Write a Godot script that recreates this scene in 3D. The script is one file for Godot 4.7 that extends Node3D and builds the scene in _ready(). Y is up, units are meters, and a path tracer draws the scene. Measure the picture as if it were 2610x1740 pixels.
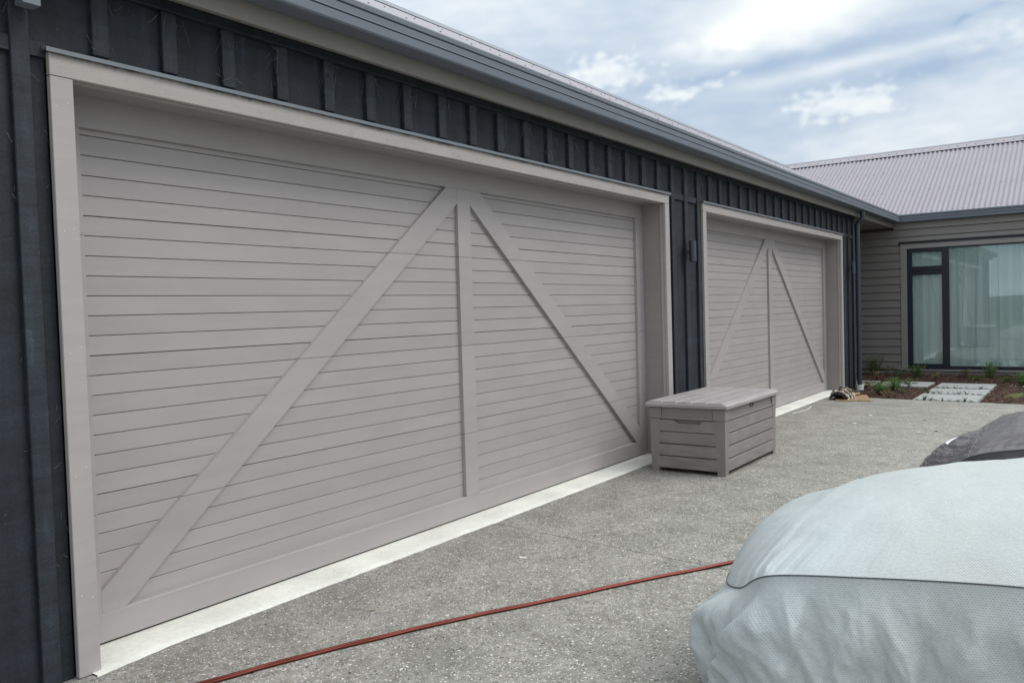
extends Node3D

# ---------------------------------------------------------------- helpers
var taken := {}
var M := {}
var rng := RandomNumberGenerator.new()
var cover_shape: Callable

func numbered(parent: Node, called: String) -> String:
	var key := str(parent.get_instance_id()) + "/" + called
	var k: int = taken.get(key, 0)
	taken[key] = k + 1
	return called if k == 0 else "%s_%03d" % [called, k]

func put(o: Node3D, called: String, parent: Node = self) -> Node3D:
	o.name = numbered(parent, called)
	parent.add_child(o, true)
	return o

func base(called: String, at := Vector3.ZERO, turn := 0.0, parent: Node = self) -> Node3D:
	var o := Node3D.new()
	put(o, called, parent)
	o.position = at
	o.rotation.y = turn
	return o

func tag(o: Node3D, label: String, category: String, group := "") -> Node3D:
	o.set_meta("label", label)
	o.set_meta("category", category)
	if group:
		o.set_meta("group", group)
	return o

func kind(o: Node3D, k: String) -> Node3D:
	o.set_meta("kind", k)
	return o

func obj(called: String, mesh: Mesh, mat: Material, parent: Node = self, at := Vector3.ZERO) -> MeshInstance3D:
	var o := MeshInstance3D.new()
	o.mesh = mesh
	o.material_override = null
	if mat:
		for i in mesh.get_surface_count():
			o.set_surface_override_material(i, mat)
	put(o, called, parent)
	o.position = at
	return o

func begin() -> SurfaceTool:
	var st := SurfaceTool.new()
	st.begin(Mesh.PRIMITIVE_TRIANGLES)
	st.set_smooth_group(-1)
	return st

func tri(st: SurfaceTool, a: Vector3, b: Vector3, c: Vector3, out: Vector3) -> void:
	# flat triangle that faces towards out
	if Plane(a, b, c).normal.dot(out) < 0.0:
		var t := b
		b = c
		c = t
	st.add_vertex(a)
	st.add_vertex(b)
	st.add_vertex(c)

func quad(st: SurfaceTool, a: Vector3, b: Vector3, c: Vector3, d: Vector3, out: Vector3) -> void:
	tri(st, a, b, c, out)
	tri(st, a, c, d, out)

func add_box(st: SurfaceTool, lo: Vector3, hi: Vector3, c := 0.0) -> void:
	var m := (lo + hi) / 2.0
	var h := (hi - lo) / 2.0
	c = minf(c, minf(h.x, minf(h.y, h.z)) * 0.9)
	for ax in 3:
		var u := (ax + 1) % 3
		var w := (ax + 2) % 3
		for s in [-1.0, 1.0]:
			var p := []
			for q in [[-1, -1], [1, -1], [1, 1], [-1, 1]]:
				var v := Vector3.ZERO
				v[ax] = s * h[ax]
				v[u] = q[0] * (h[u] - c)
				v[w] = q[1] * (h[w] - c)
				p.append(m + v)
			var n := Vector3.ZERO
			n[ax] = s
			quad(st, p[0], p[1], p[2], p[3], n)
	if c <= 0.0:
		return
	for ax in 3:
		var u := (ax + 1) % 3
		var w := (ax + 2) % 3
		for su in [-1.0, 1.0]:
			for sw in [-1.0, 1.0]:
				var p := []
				for q in [[-1, 0], [1, 0], [1, 1], [-1, 1]]:
					var v := Vector3.ZERO
					v[ax] = q[0] * (h[ax] - c)
					v[u] = su * (h[u] if q[1] == 0 else h[u] - c)
					v[w] = sw * (h[w] - c if q[1] == 0 else h[w])
					p.append(m + v)
				var n := Vector3.ZERO
				n[u] = su
				n[w] = sw
				quad(st, p[0], p[1], p[2], p[3], n)
	for sx in [-1.0, 1.0]:
		for sy in [-1.0, 1.0]:
			for sz in [-1.0, 1.0]:
				var s := Vector3(sx, sy, sz)
				tri(st, m + s * Vector3(h.x, h.y - c, h.z - c), m + s * Vector3(h.x - c, h.y, h.z - c), m + s * Vector3(h.x - c, h.y - c, h.z), s)

func done(st: SurfaceTool) -> ArrayMesh:
	st.generate_normals()
	return st.commit()

func box(lo: Vector3, hi: Vector3, c := 0.002) -> ArrayMesh:
	var st := begin()
	add_box(st, lo, hi, c)
	return done(st)

func area2(p: PackedVector2Array) -> float:
	var s := 0.0
	for i in p.size():
		s += p[i].cross(p[(i + 1) % p.size()])
	return s / 2.0

func prism(st: SurfaceTool, poly: PackedVector2Array, f: Callable, w0: float, w1: float, caps := true) -> void:
	# f(u, v, w) -> Vector3 ; poly in the (u, v) plane
	if area2(poly) < 0.0:
		poly = poly.duplicate()
		poly.reverse()
	var n := poly.size()
	for i in n:
		var a := poly[i]
		var b := poly[(i + 1) % n]
		if a.distance_to(b) < 1e-6:
			continue
		var o2 := Vector2(b.y - a.y, a.x - b.x).normalized() * 0.001
		var mid := (a + b) / 2.0
		var pm: Vector3 = f.call(mid.x, mid.y, w0)
		var po: Vector3 = f.call(mid.x + o2.x, mid.y + o2.y, w0)
		quad(st, f.call(a.x, a.y, w0), f.call(b.x, b.y, w0), f.call(b.x, b.y, w1), f.call(a.x, a.y, w1), po - pm)
	if caps:
		var t := Geometry2D.triangulate_polygon(poly)
		for k in range(0, t.size(), 3):
			var q := [poly[t[k]], poly[t[k + 1]], poly[t[k + 2]]]
			for w in [w0, w1]:
				var out: Vector3 = (f.call(q[0].x, q[0].y, w) - f.call(q[0].x, q[0].y, w0 + w1 - w))
				tri(st, f.call(q[0].x, q[0].y, w), f.call(q[1].x, q[1].y, w), f.call(q[2].x, q[2].y, w), out)

func along_x(u: float, v: float, w: float) -> Vector3:   # profile (z, y), swept along x
	return Vector3(w, v, u)

func along_z(u: float, v: float, w: float) -> Vector3:   # profile (x, y), swept along z
	return Vector3(u, v, w)

func tube(st: SurfaceTool, path: PackedVector3Array, r: float, n := 10, flat := 1.0, r_end := -1.0) -> void:
	var rings := []
	var up := Vector3.UP
	for i in path.size():
		var d := (path[mini(i + 1, path.size() - 1)] - path[maxi(i - 1, 0)]).normalized()
		var side := d.cross(up)
		if side.length() < 0.1:
			side = d.cross(Vector3.RIGHT)
		side = side.normalized()
		var up2 := side.cross(d).normalized()
		var ring := []
		var rr := r if r_end < 0.0 else lerpf(r, r_end, float(i) / (path.size() - 1))
		for k in n:
			var a := TAU * k / n
			var nn := side * cos(a) + up2 * sin(a)
			ring.append([path[i] + side * cos(a) * rr + up2 * sin(a) * rr * flat, nn])
		rings.append(ring)
	st.set_smooth_group(0)
	for i in path.size() - 1:
		for k in n:
			var k2 := (k + 1) % n
			var q := [rings[i][k], rings[i][k2], rings[i + 1][k2], rings[i + 1][k]]
			var out: Vector3 = q[0][1] + q[2][1]
			var order := [0, 1, 2, 0, 2, 3]
			if Plane(q[0][0], q[1][0], q[2][0]).normal.dot(out) < 0.0:
				order = [0, 2, 1, 0, 3, 2]
			for j in order:
				st.add_vertex(q[j][0])
	st.set_smooth_group(-1)
	for e in [0, path.size() - 1]:
		var d2: Vector3 = path[e] - path[1 if e == 0 else path.size() - 2]
		for k in n:
			tri(st, path[e], rings[e][k][0], rings[e][(k + 1) % n][0], d2)

func ball(st: SurfaceTool, c: Vector3, r: Vector3, nu := 8, nv := 5) -> void:
	st.set_smooth_group(0)
	for i in nv:
		for k in nu:
			var p := []
			for q in [[i, k], [i, k + 1], [i + 1, k + 1], [i + 1, k]]:
				var th: float = PI * q[0] / nv
				var ph: float = TAU * (q[1] % nu) / nu
				p.append(c + r * Vector3(sin(th) * cos(ph), cos(th), sin(th) * sin(ph)))
			var out: Vector3 = (p[0] + p[2]) / 2.0 - c
			if i > 0:
				tri(st, p[0], p[1], p[2], out)
			if i < nv - 1:
				tri(st, p[0], p[2], p[3], out)
			elif i == nv - 1:
				pass
	st.set_smooth_group(-1)

func grid_mesh(nu: int, nv: int, f: Callable, uvf: Callable, out_hint: Callable, cf = null) -> ArrayMesh:
	# smooth surface of (nu+1) x (nv+1) points
	var vs := PackedVector3Array()
	var ns := PackedVector3Array()
	var uvs := PackedVector2Array()
	var cs := PackedColorArray()
	for j in nv + 1:
		for i in nu + 1:
			vs.append(f.call(float(i) / nu, float(j) / nv))
			uvs.append(uvf.call(float(i) / nu, float(j) / nv))
			if cf != null:
				cs.append(cf.call(vs[-1]))
	var w := nu + 1
	ns.resize(vs.size())
	for j in nv:
		for i in nu:
			var a := j * w + i
			var n1 := (vs[a + 1] - vs[a]).cross(vs[a + w] - vs[a])
			var n2 := (vs[a + w] - vs[a + w + 1]).cross(vs[a + 1] - vs[a + w + 1])
			var n := n1 + n2
			for q in [a, a + 1, a + w, a + w + 1]:
				ns[q] += n
	var mid := (nv / 2) * w + nu / 2
	var hint: Vector3 = out_hint.call(vs[mid])
	var flip := 1.0 if ns[mid].dot(hint) > 0.0 else -1.0
	for q in ns.size():
		ns[q] = (ns[q] * flip).normalized() if ns[q].length() > 1e-14 else Vector3.UP
	var idx := PackedInt32Array()
	for j in nv:
		for i in nu:
			var a := j * w + i
			if flip > 0.0:
				idx.append_array([a, a + w, a + 1, a + 1, a + w, a + w + 1])
			else:
				idx.append_array([a, a + 1, a + w, a + 1, a + w + 1, a + w])
	var arr := []
	arr.resize(Mesh.ARRAY_MAX)
	arr[Mesh.ARRAY_VERTEX] = vs
	arr[Mesh.ARRAY_NORMAL] = ns
	arr[Mesh.ARRAY_TEX_UV] = uvs
	arr[Mesh.ARRAY_INDEX] = idx
	if cf != null:
		arr[Mesh.ARRAY_COLOR] = cs
	var m := ArrayMesh.new()
	m.add_surface_from_arrays(Mesh.PRIMITIVE_TRIANGLES, arr)
	return m

# ---------------------------------------------------------------- textures
func fnl(seed_: int, freq: float, oct := 4) -> FastNoiseLite:
	var n := FastNoiseLite.new()
	n.noise_type = FastNoiseLite.TYPE_SIMPLEX_SMOOTH
	n.seed = seed_
	n.frequency = freq
	n.fractal_octaves = oct
	return n

func nbytes(seed_: int, freq: float, w: int, h: int, oct := 4, sx := 1, sy := 1) -> PackedByteArray:
	# seamless noise, drawn out sx and sy times
	var im := fnl(seed_, freq, oct).get_seamless_image(maxi(8, w / sx), maxi(8, h / sy))
	if sx != 1 or sy != 1:
		im.resize(w, h, Image.INTERPOLATE_CUBIC)
	im.convert(Image.FORMAT_L8)
	return im.get_data()

func gray_tex(w: int, h: int, d: PackedByteArray) -> ImageTexture:
	var im := Image.create_from_data(w, h, false, Image.FORMAT_L8, d)
	im.generate_mipmaps()
	return ImageTexture.create_from_image(im)

func rgb_tex(w: int, h: int, d: PackedByteArray) -> ImageTexture:
	var im := Image.create_from_data(w, h, false, Image.FORMAT_RGB8, d)
	im.generate_mipmaps()
	return ImageTexture.create_from_image(im)

func lin(r: float, g: float, b: float) -> Color:
	return Color(r, g, b).linear_to_srgb()

func mat(called: String, c: Color, rough := 0.6, metal := 0.0) -> StandardMaterial3D:
	var m := StandardMaterial3D.new()
	m.resource_name = called
	m.albedo_color = c
	m.roughness = rough
	m.metallic = metal
	M[called] = m
	return m

func tri_tex(m: StandardMaterial3D, tex: Texture2D, tile: float, bump: Texture2D = null, bump_cm := 0.0) -> StandardMaterial3D:
	m.albedo_texture = tex
	m.uv1_triplanar = true
	m.uv1_world_triplanar = true
	m.uv1_triplanar_sharpness = 8.0
	m.uv1_scale = Vector3.ONE / tile
	if bump:
		m.heightmap_enabled = true
		m.heightmap_texture = bump
		m.heightmap_scale = bump_cm
	return m

func make_materials() -> void:
	# -- exposed-aggregate concrete: pebbles in a grey matrix
	var W := 1536
	var r1 := nbytes(5, 0.02, W, W, 4)
	var r2 := nbytes(6, 0.004, W, W, 3)
	var col := PackedByteArray()
	col.resize(W * W * 3)
	var hgt := PackedByteArray()
	hgt.resize(W * W)
	for i in W * W:
		var g := 140.0 + (r1[i] - 128) * 0.16 + (r2[i] - 128) * 0.12
		col[i * 3] = int(g + 1)
		col[i * 3 + 1] = int(g)
		col[i * 3 + 2] = int(g - 5)
		hgt[i] = 90
	rng.seed = 77
	for k in 34000:
		var cx := rng.randi() % W
		var cy := rng.randi() % W
		var t := rng.randf()
		var a := rng.randf_range(1.5, 3.5)
		if rng.randf() < 0.07:
			a = rng.randf_range(3.6, 5.6)
		var b := a * rng.randf_range(0.5, 0.95)
		var g := 0.0
		if t < 0.19:
			g = rng.randf_range(190, 244)
		elif t < 0.62:
			g = rng.randf_range(140, 190)
		elif t < 0.85:
			g = rng.randf_range(100, 138)
		else:
			g = rng.randf_range(54, 92)
		var warm := rng.randf_range(-4, 9)
		var cr := int(clampf(g + warm * 0.5, 0, 255))
		var cg := int(g)
		var cb := int(clampf(g - warm * 0.9, 0, 255))
		var an := rng.randf() * PI
		var ca := cos(an)
		var sa := sin(an)
		var R := int(ceil(a))
		for dy in range(-R, R + 1):
			for dx in range(-R, R + 1):
				var u := (dx * ca + dy * sa) / a
				var v := (dy * ca - dx * sa) / b
				var e := u * u + v * v
				if e < 1.0:
					var i := ((cy + dy + W) % W) * W + (cx + dx + W) % W
					col[i * 3] = cr
					col[i * 3 + 1] = cg
					col[i * 3 + 2] = cb
					hgt[i] = 110 + int(110 * (1.0 - e))
	var m := mat("aggregate", lin(0.985, 0.97, 0.94), 0.85)
	m.albedo_texture = rgb_tex(W, W, col)
	m.heightmap_enabled = true
	m.heightmap_texture = gray_tex(W, W, hgt)
	m.heightmap_scale = 0.25
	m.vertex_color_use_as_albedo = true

	# -- black board-and-batten cladding: rough-sawn, dusty streaks
	W = 1024
	var saw := nbytes(11, 0.03, W, W, 3, 8, 1)
	var vert := nbytes(12, 0.02, W, W, 4, 1, 12)
	var blot := nbytes(13, 0.008, W, W, 5)
	var fine := nbytes(14, 0.12, W, W, 2)
	var d := PackedByteArray()
	d.resize(W * W)
	var dh := PackedByteArray()
	dh.resize(W * W)
	for i in W * W:
		var v := 158.0 + (blot[i] - 128) * 0.24 + (vert[i] - 128) * 0.22 + (saw[i] - 128) * 0.16 + (fine[i] - 128) * 0.2
		if vert[i] > 184 and blot[i] > 130:
			v += (vert[i] - 184) * 0.7
		d[i] = int(clampf(v, 20, 255))
		dh[i] = int(clampf(128 + (saw[i] - 128) * 0.6 + (fine[i] - 128) * 0.4, 0, 255))
	for k in 260:
		var cx := rng.randi() % W
		var cy := rng.randi() % W
		var R := rng.randf_range(0.8, 2.2)
		for dy in range(-3, 4):
			for dx in range(-3, 4):
				if dx * dx + dy * dy < R * R:
					d[((cy + dy + W) % W) * W + (cx + dx + W) % W] = 255
	var clad_t := gray_tex(W, W, d)
	var clad_h := gray_tex(W, W, dh)
	tri_tex(mat("cladding", lin(0.029, 0.040, 0.060), 0.72), clad_t, 1.9, clad_h, 0.12)
	tri_tex(mat("batten", lin(0.047, 0.063, 0.088), 0.68), clad_t, 1.35, clad_h, 0.12)
	tri_tex(mat("dark_trim", lin(0.034, 0.046, 0.068), 0.7), clad_t, 1.1)

	# -- painted joinery: faint mottling and brush grain
	W = 512
	var pm := nbytes(21, 0.006, W, W, 5)
	var pf := nbytes(22, 0.05, W, W, 3, 10, 1)
	d = PackedByteArray()
	d.resize(W * W)
	dh = PackedByteArray()
	dh.resize(W * W)
	for i in W * W:
		d[i] = int(clampf(240.0 + (pm[i] - 128) * 0.035 + (pf[i] - 128) * 0.03, 0, 255))
		dh[i] = int(clampf(128 + (pf[i] - 128) * 0.6, 0, 255))
	var paint_t := gray_tex(W, W, d)
	var paint_h := gray_tex(W, W, dh)
	for k in 3:
		tri_tex(mat("paint_%d" % k, lin(0.412, 0.381, 0.381) if k == 0 else (lin(0.404, 0.374, 0.375) if k == 1 else lin(0.420, 0.388, 0.387)), 0.5), paint_t, 1.7 + 0.3 * k, paint_h, 0.05)
	tri_tex(mat("casing", lin(0.435, 0.404, 0.398), 0.5), paint_t, 1.2, paint_h, 0.04)
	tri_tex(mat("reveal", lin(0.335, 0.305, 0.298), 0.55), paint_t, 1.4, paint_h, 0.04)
	tri_tex(mat("fascia", lin(0.265, 0.245, 0.228), 0.55), paint_t, 1.9, paint_h, 0.03)
	tri_tex(mat("weatherboard", lin(0.225, 0.21, 0.20), 0.6), paint_t, 1.5, paint_h, 0.06)
	tri_tex(mat("house_trim", lin(0.28, 0.262, 0.25), 0.55), paint_t, 1.1, paint_h, 0.04)
	tri_tex(mat("gutter", lin(0.140, 0.162, 0.200), 0.58), paint_t, 2.3)
	tri_tex(mat("flashing", lin(0.20, 0.225, 0.26), 0.45), paint_t, 0.9)
	tri_tex(mat("roof_sheet", lin(0.272, 0.250, 0.294), 0.34), paint_t, 2.7)
	tri_tex(mat("roof_cap", lin(0.33, 0.31, 0.34), 0.45), paint_t, 2.1)
	mat("roof_fixing", lin(0.10, 0.10, 0.11), 0.5)
	mat("pipe", lin(0.032, 0.044, 0.060), 0.4)
	mat("rubber", lin(0.012, 0.012, 0.013), 0.8)
	mat("lamp_metal", lin(0.045, 0.055, 0.07), 0.38)
	mat("white_pvc", lin(0.72, 0.75, 0.74), 0.35)
	mat("nail", lin(0.6, 0.6, 0.58), 0.5)
	mat("web", lin(0.26, 0.27, 0.28), 0.9)
	mat("black_frame", lin(0.012, 0.015, 0.024), 0.35)
	mat("interior", lin(0.10, 0.10, 0.095), 0.9)
	var gl := mat("glass", Color(0.75, 0.87, 0.86, 0.08), 0.0, 0.27)
	gl.transparency = BaseMaterial3D.TRANSPARENCY_ALPHA
	gl.metallic_specular = 0.6
	var cu := mat("curtain", lin(0.62, 0.63, 0.62), 0.9)
	cu.backlight_enabled = true
	cu.backlight = Color(0.22, 0.23, 0.22)

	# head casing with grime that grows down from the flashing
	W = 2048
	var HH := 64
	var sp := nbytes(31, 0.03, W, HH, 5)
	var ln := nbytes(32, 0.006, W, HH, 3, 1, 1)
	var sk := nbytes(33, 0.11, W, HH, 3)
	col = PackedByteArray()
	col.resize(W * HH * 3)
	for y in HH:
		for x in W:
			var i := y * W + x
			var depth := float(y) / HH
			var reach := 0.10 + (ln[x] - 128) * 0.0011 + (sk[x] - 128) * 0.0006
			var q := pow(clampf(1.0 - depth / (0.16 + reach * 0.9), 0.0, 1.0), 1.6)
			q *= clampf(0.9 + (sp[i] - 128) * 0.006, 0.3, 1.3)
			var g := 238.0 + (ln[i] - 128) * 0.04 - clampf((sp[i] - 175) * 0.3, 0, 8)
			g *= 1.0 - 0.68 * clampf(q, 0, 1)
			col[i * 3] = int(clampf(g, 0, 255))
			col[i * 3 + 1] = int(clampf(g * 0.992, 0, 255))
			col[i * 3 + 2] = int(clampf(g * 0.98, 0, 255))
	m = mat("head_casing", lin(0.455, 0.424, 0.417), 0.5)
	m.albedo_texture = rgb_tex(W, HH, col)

	# -- smooth concrete: threshold, pavers, footing
	W = 512
	var c1 := nbytes(41, 0.008, W, W, 5)
	var c2 := nbytes(42, 0.09, W, W, 2)
	d = PackedByteArray()
	d.resize(W * W)
	for i in W * W:
		var v := 236.0 + (c1[i] - 128) * 0.10 + (c2[i] - 128) * 0.07
		if c2[i] > 205:
			v -= (c2[i] - 205) * 1.2
		d[i] = int(clampf(v, 0, 255))
	var conc_t := gray_tex(W, W, d)
	tri_tex(mat("threshold", lin(0.86, 0.87, 0.80), 0.7), conc_t, 1.9)
	tri_tex(mat("paver", lin(0.42, 0.44, 0.43), 0.75), conc_t, 0.9, gray_tex(W, W, c2), 0.1)
	tri_tex(mat("footing", lin(0.33, 0.34, 0.33), 0.8), conc_t, 0.7)

	# -- woven cover: a tile of pressed dots
	W = 256
	var pitch := 16
	dh = PackedByteArray()
	dh.resize(W * W)
	d = PackedByteArray()
	d.resize(W * W)
	var wn := nbytes(51, 0.03, W, W, 3)
	for y in W:
		for x in W:
			var row := y / pitch
			var ox := (x + (pitch / 2 if row % 2 == 1 else 0)) % pitch
			var u := (ox - pitch * 0.5) / (pitch * 0.36)
			var v := (y % pitch - pitch * 0.5) / (pitch * 0.36)
			var e := clampf(1.0 - (u * u + v * v), 0.0, 1.0)
			dh[y * W + x] = int(200 - 170 * e)
			d[y * W + x] = int(clampf(240 - 16 * e + (wn[y * W + x] - 128) * 0.06, 0, 255))
	m = mat("pale_cover", lin(0.565, 0.608, 0.604), 0.85)
	m.albedo_texture = gray_tex(W, W, d)
	m.heightmap_enabled = true
	m.heightmap_texture = gray_tex(W, W, dh)
	m.heightmap_scale = 0.10
	m.vertex_color_use_as_albedo = true
	m.rim_enabled = true
	m.rim = 0.25
	mat("cover_seam", lin(0.07, 0.08, 0.085), 0.8)
	W = 512
	var k1 := nbytes(55, 0.01, W, W, 5)
	m = mat("dark_cover", lin(0.12, 0.112, 0.118), 0.5)
	m.heightmap_enabled = true
	m.heightmap_texture = gray_tex(W, W, k1)
	m.uv1_scale = Vector3(0.15, 0.15, 0.15)
	m.heightmap_scale = 0.8
	mat("dark_cover_panel", lin(0.055, 0.053, 0.06), 0.5)
	mat("sticker", lin(0.82, 0.84, 0.85), 0.4)

	# -- wood-look plastic of the storage box
	W = 512
	var g1 := nbytes(61, 0.03, W, W, 4, 8, 1)
	var g2 := nbytes(62, 0.012, W, W, 4, 3, 1)
	d = PackedByteArray()
	d.resize(W * W)
	dh = PackedByteArray()
	dh.resize(W * W)
	for i in W * W:
		var ring := fmod(g2[i] * 0.09 + g1[i] * 0.02, 1.0)
		var line := clampf(1.0 - absf(ring - 0.5) * 9.0, 0.0, 1.0)
		d[i] = int(clampf(234.0 + (g2[i] - 128) * 0.12 - line * 20.0 + (g1[i] - 128) * 0.08, 0, 255))
		dh[i] = int(clampf(170.0 - line * 110.0 + (g1[i] - 128) * 0.4, 0, 255))
	var wood_t := gray_tex(W, W, d)
	var wood_h := gray_tex(W, W, dh)
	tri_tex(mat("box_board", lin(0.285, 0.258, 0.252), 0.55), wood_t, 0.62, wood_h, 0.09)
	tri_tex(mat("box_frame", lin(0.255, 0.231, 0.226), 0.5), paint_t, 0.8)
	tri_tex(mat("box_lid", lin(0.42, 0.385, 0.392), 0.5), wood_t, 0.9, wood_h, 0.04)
	mat("lock", lin(0.09, 0.08, 0.08), 0.4, 0.5)

	# -- soil and small things
	W = 512
	var s1 := nbytes(71, 0.05, W, W, 4)
	var s2 := nbytes(72, 0.01, W, W, 4)
	col = PackedByteArray()
	col.resize(W * W * 3)
	for i in W * W:
		var g := clampf(0.55 + (s1[i] - 128) * 0.006 + (s2[i] - 128) * 0.003, 0.1, 1.0)
		col[i * 3] = int(118 * g)
		col[i * 3 + 1] = int(82 * g)
		col[i * 3 + 2] = int(66 * g)
	m = tri_tex(mat("soil", Color.WHITE, 0.95), rgb_tex(W, W, col), 0.9, gray_tex(W, W, s1), 2.0)
	mat("mulch", lin(0.088, 0.050, 0.036), 0.9).vertex_color_use_as_albedo = true
	W = 512
	col = PackedByteArray()
	col.resize(W * W * 3)
	var h1 := nbytes(81, 0.006, W, W, 5)
	var h2 := nbytes(82, 0.05, W, W, 4)
	for i in W * W:
		var g := clampf(0.75 + (h2[i] - 128) * 0.003, 0.3, 1.0)
		var t := clampf((h1[i] - 70) / 120.0, 0.0, 1.0)
		col[i * 3] = int(lerpf(62, 112, t) * g)
		col[i * 3 + 1] = int(lerpf(84, 122, t) * g)
		col[i * 3 + 2] = int(lerpf(50, 68, t) * g)
	var grass_t := rgb_tex(W, W, col)
	tri_tex(mat("pasture", Color.WHITE, 0.95), grass_t, 40.0)
	tri_tex(mat("hill", lin(0.42, 0.50, 0.52), 0.95), grass_t, 160.0)
	for q in [["leaf_bright", 0.14, 0.27, 0.08], ["leaf_dark", 0.016, 0.03, 0.015], ["leaf_olive", 0.10, 0.13, 0.05], ["leaf_dry", 0.17, 0.13, 0.07], ["moss", 0.12, 0.14, 0.035]]:
		m = mat(q[0], lin(q[1], q[2], q[3]), 0.7)
		m.backlight_enabled = true
		m.backlight = lin(q[1] * 0.7, q[2] * 0.7, q[3] * 0.5)
	mat("stem", lin(0.09, 0.06, 0.04), 0.8)
	mat("petal", lin(0.8, 0.8, 0.76), 0.7)
	mat("cable", lin(0.115, 0.020, 0.013), 0.2, 0.6)
	W = 128
	var b1 := nbytes(91, 0.05, W, W, 4)
	d = PackedByteArray()
	d.resize(W * W)
	for i in W * W:
		d[i] = int(clampf(226 + (b1[i] - 128) * 0.4, 0, 255))
	tri_tex(mat("mat_tan", lin(0.42, 0.28, 0.15), 0.9), gray_tex(W, W, d), 0.3)
	mat("cloth_pale", lin(0.52, 0.44, 0.37), 0.9)
	mat("cloth_brown", lin(0.045, 0.036, 0.03), 0.9)
	mat("cloth_tan", lin(0.33, 0.2, 0.09), 0.9)
	mat("strap", lin(0.012, 0.012, 0.014), 0.7)
	mat("paper", lin(0.8, 0.8, 0.76), 0.8)
	mat("dead_leaf", lin(0.05, 0.04, 0.03), 0.9)

# ---------------------------------------------------------------- sky
func bump2(az: float, el: float, a0: float, e0: float, ra: float, re: float, tilt: float) -> float:
	var x := az - a0
	var y := el - e0 - x * tilt
	var q := (x * x) / (ra * ra) + (y * y) / (re * re)
	return exp(-q) if q < 12.0 else 0.0

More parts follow.
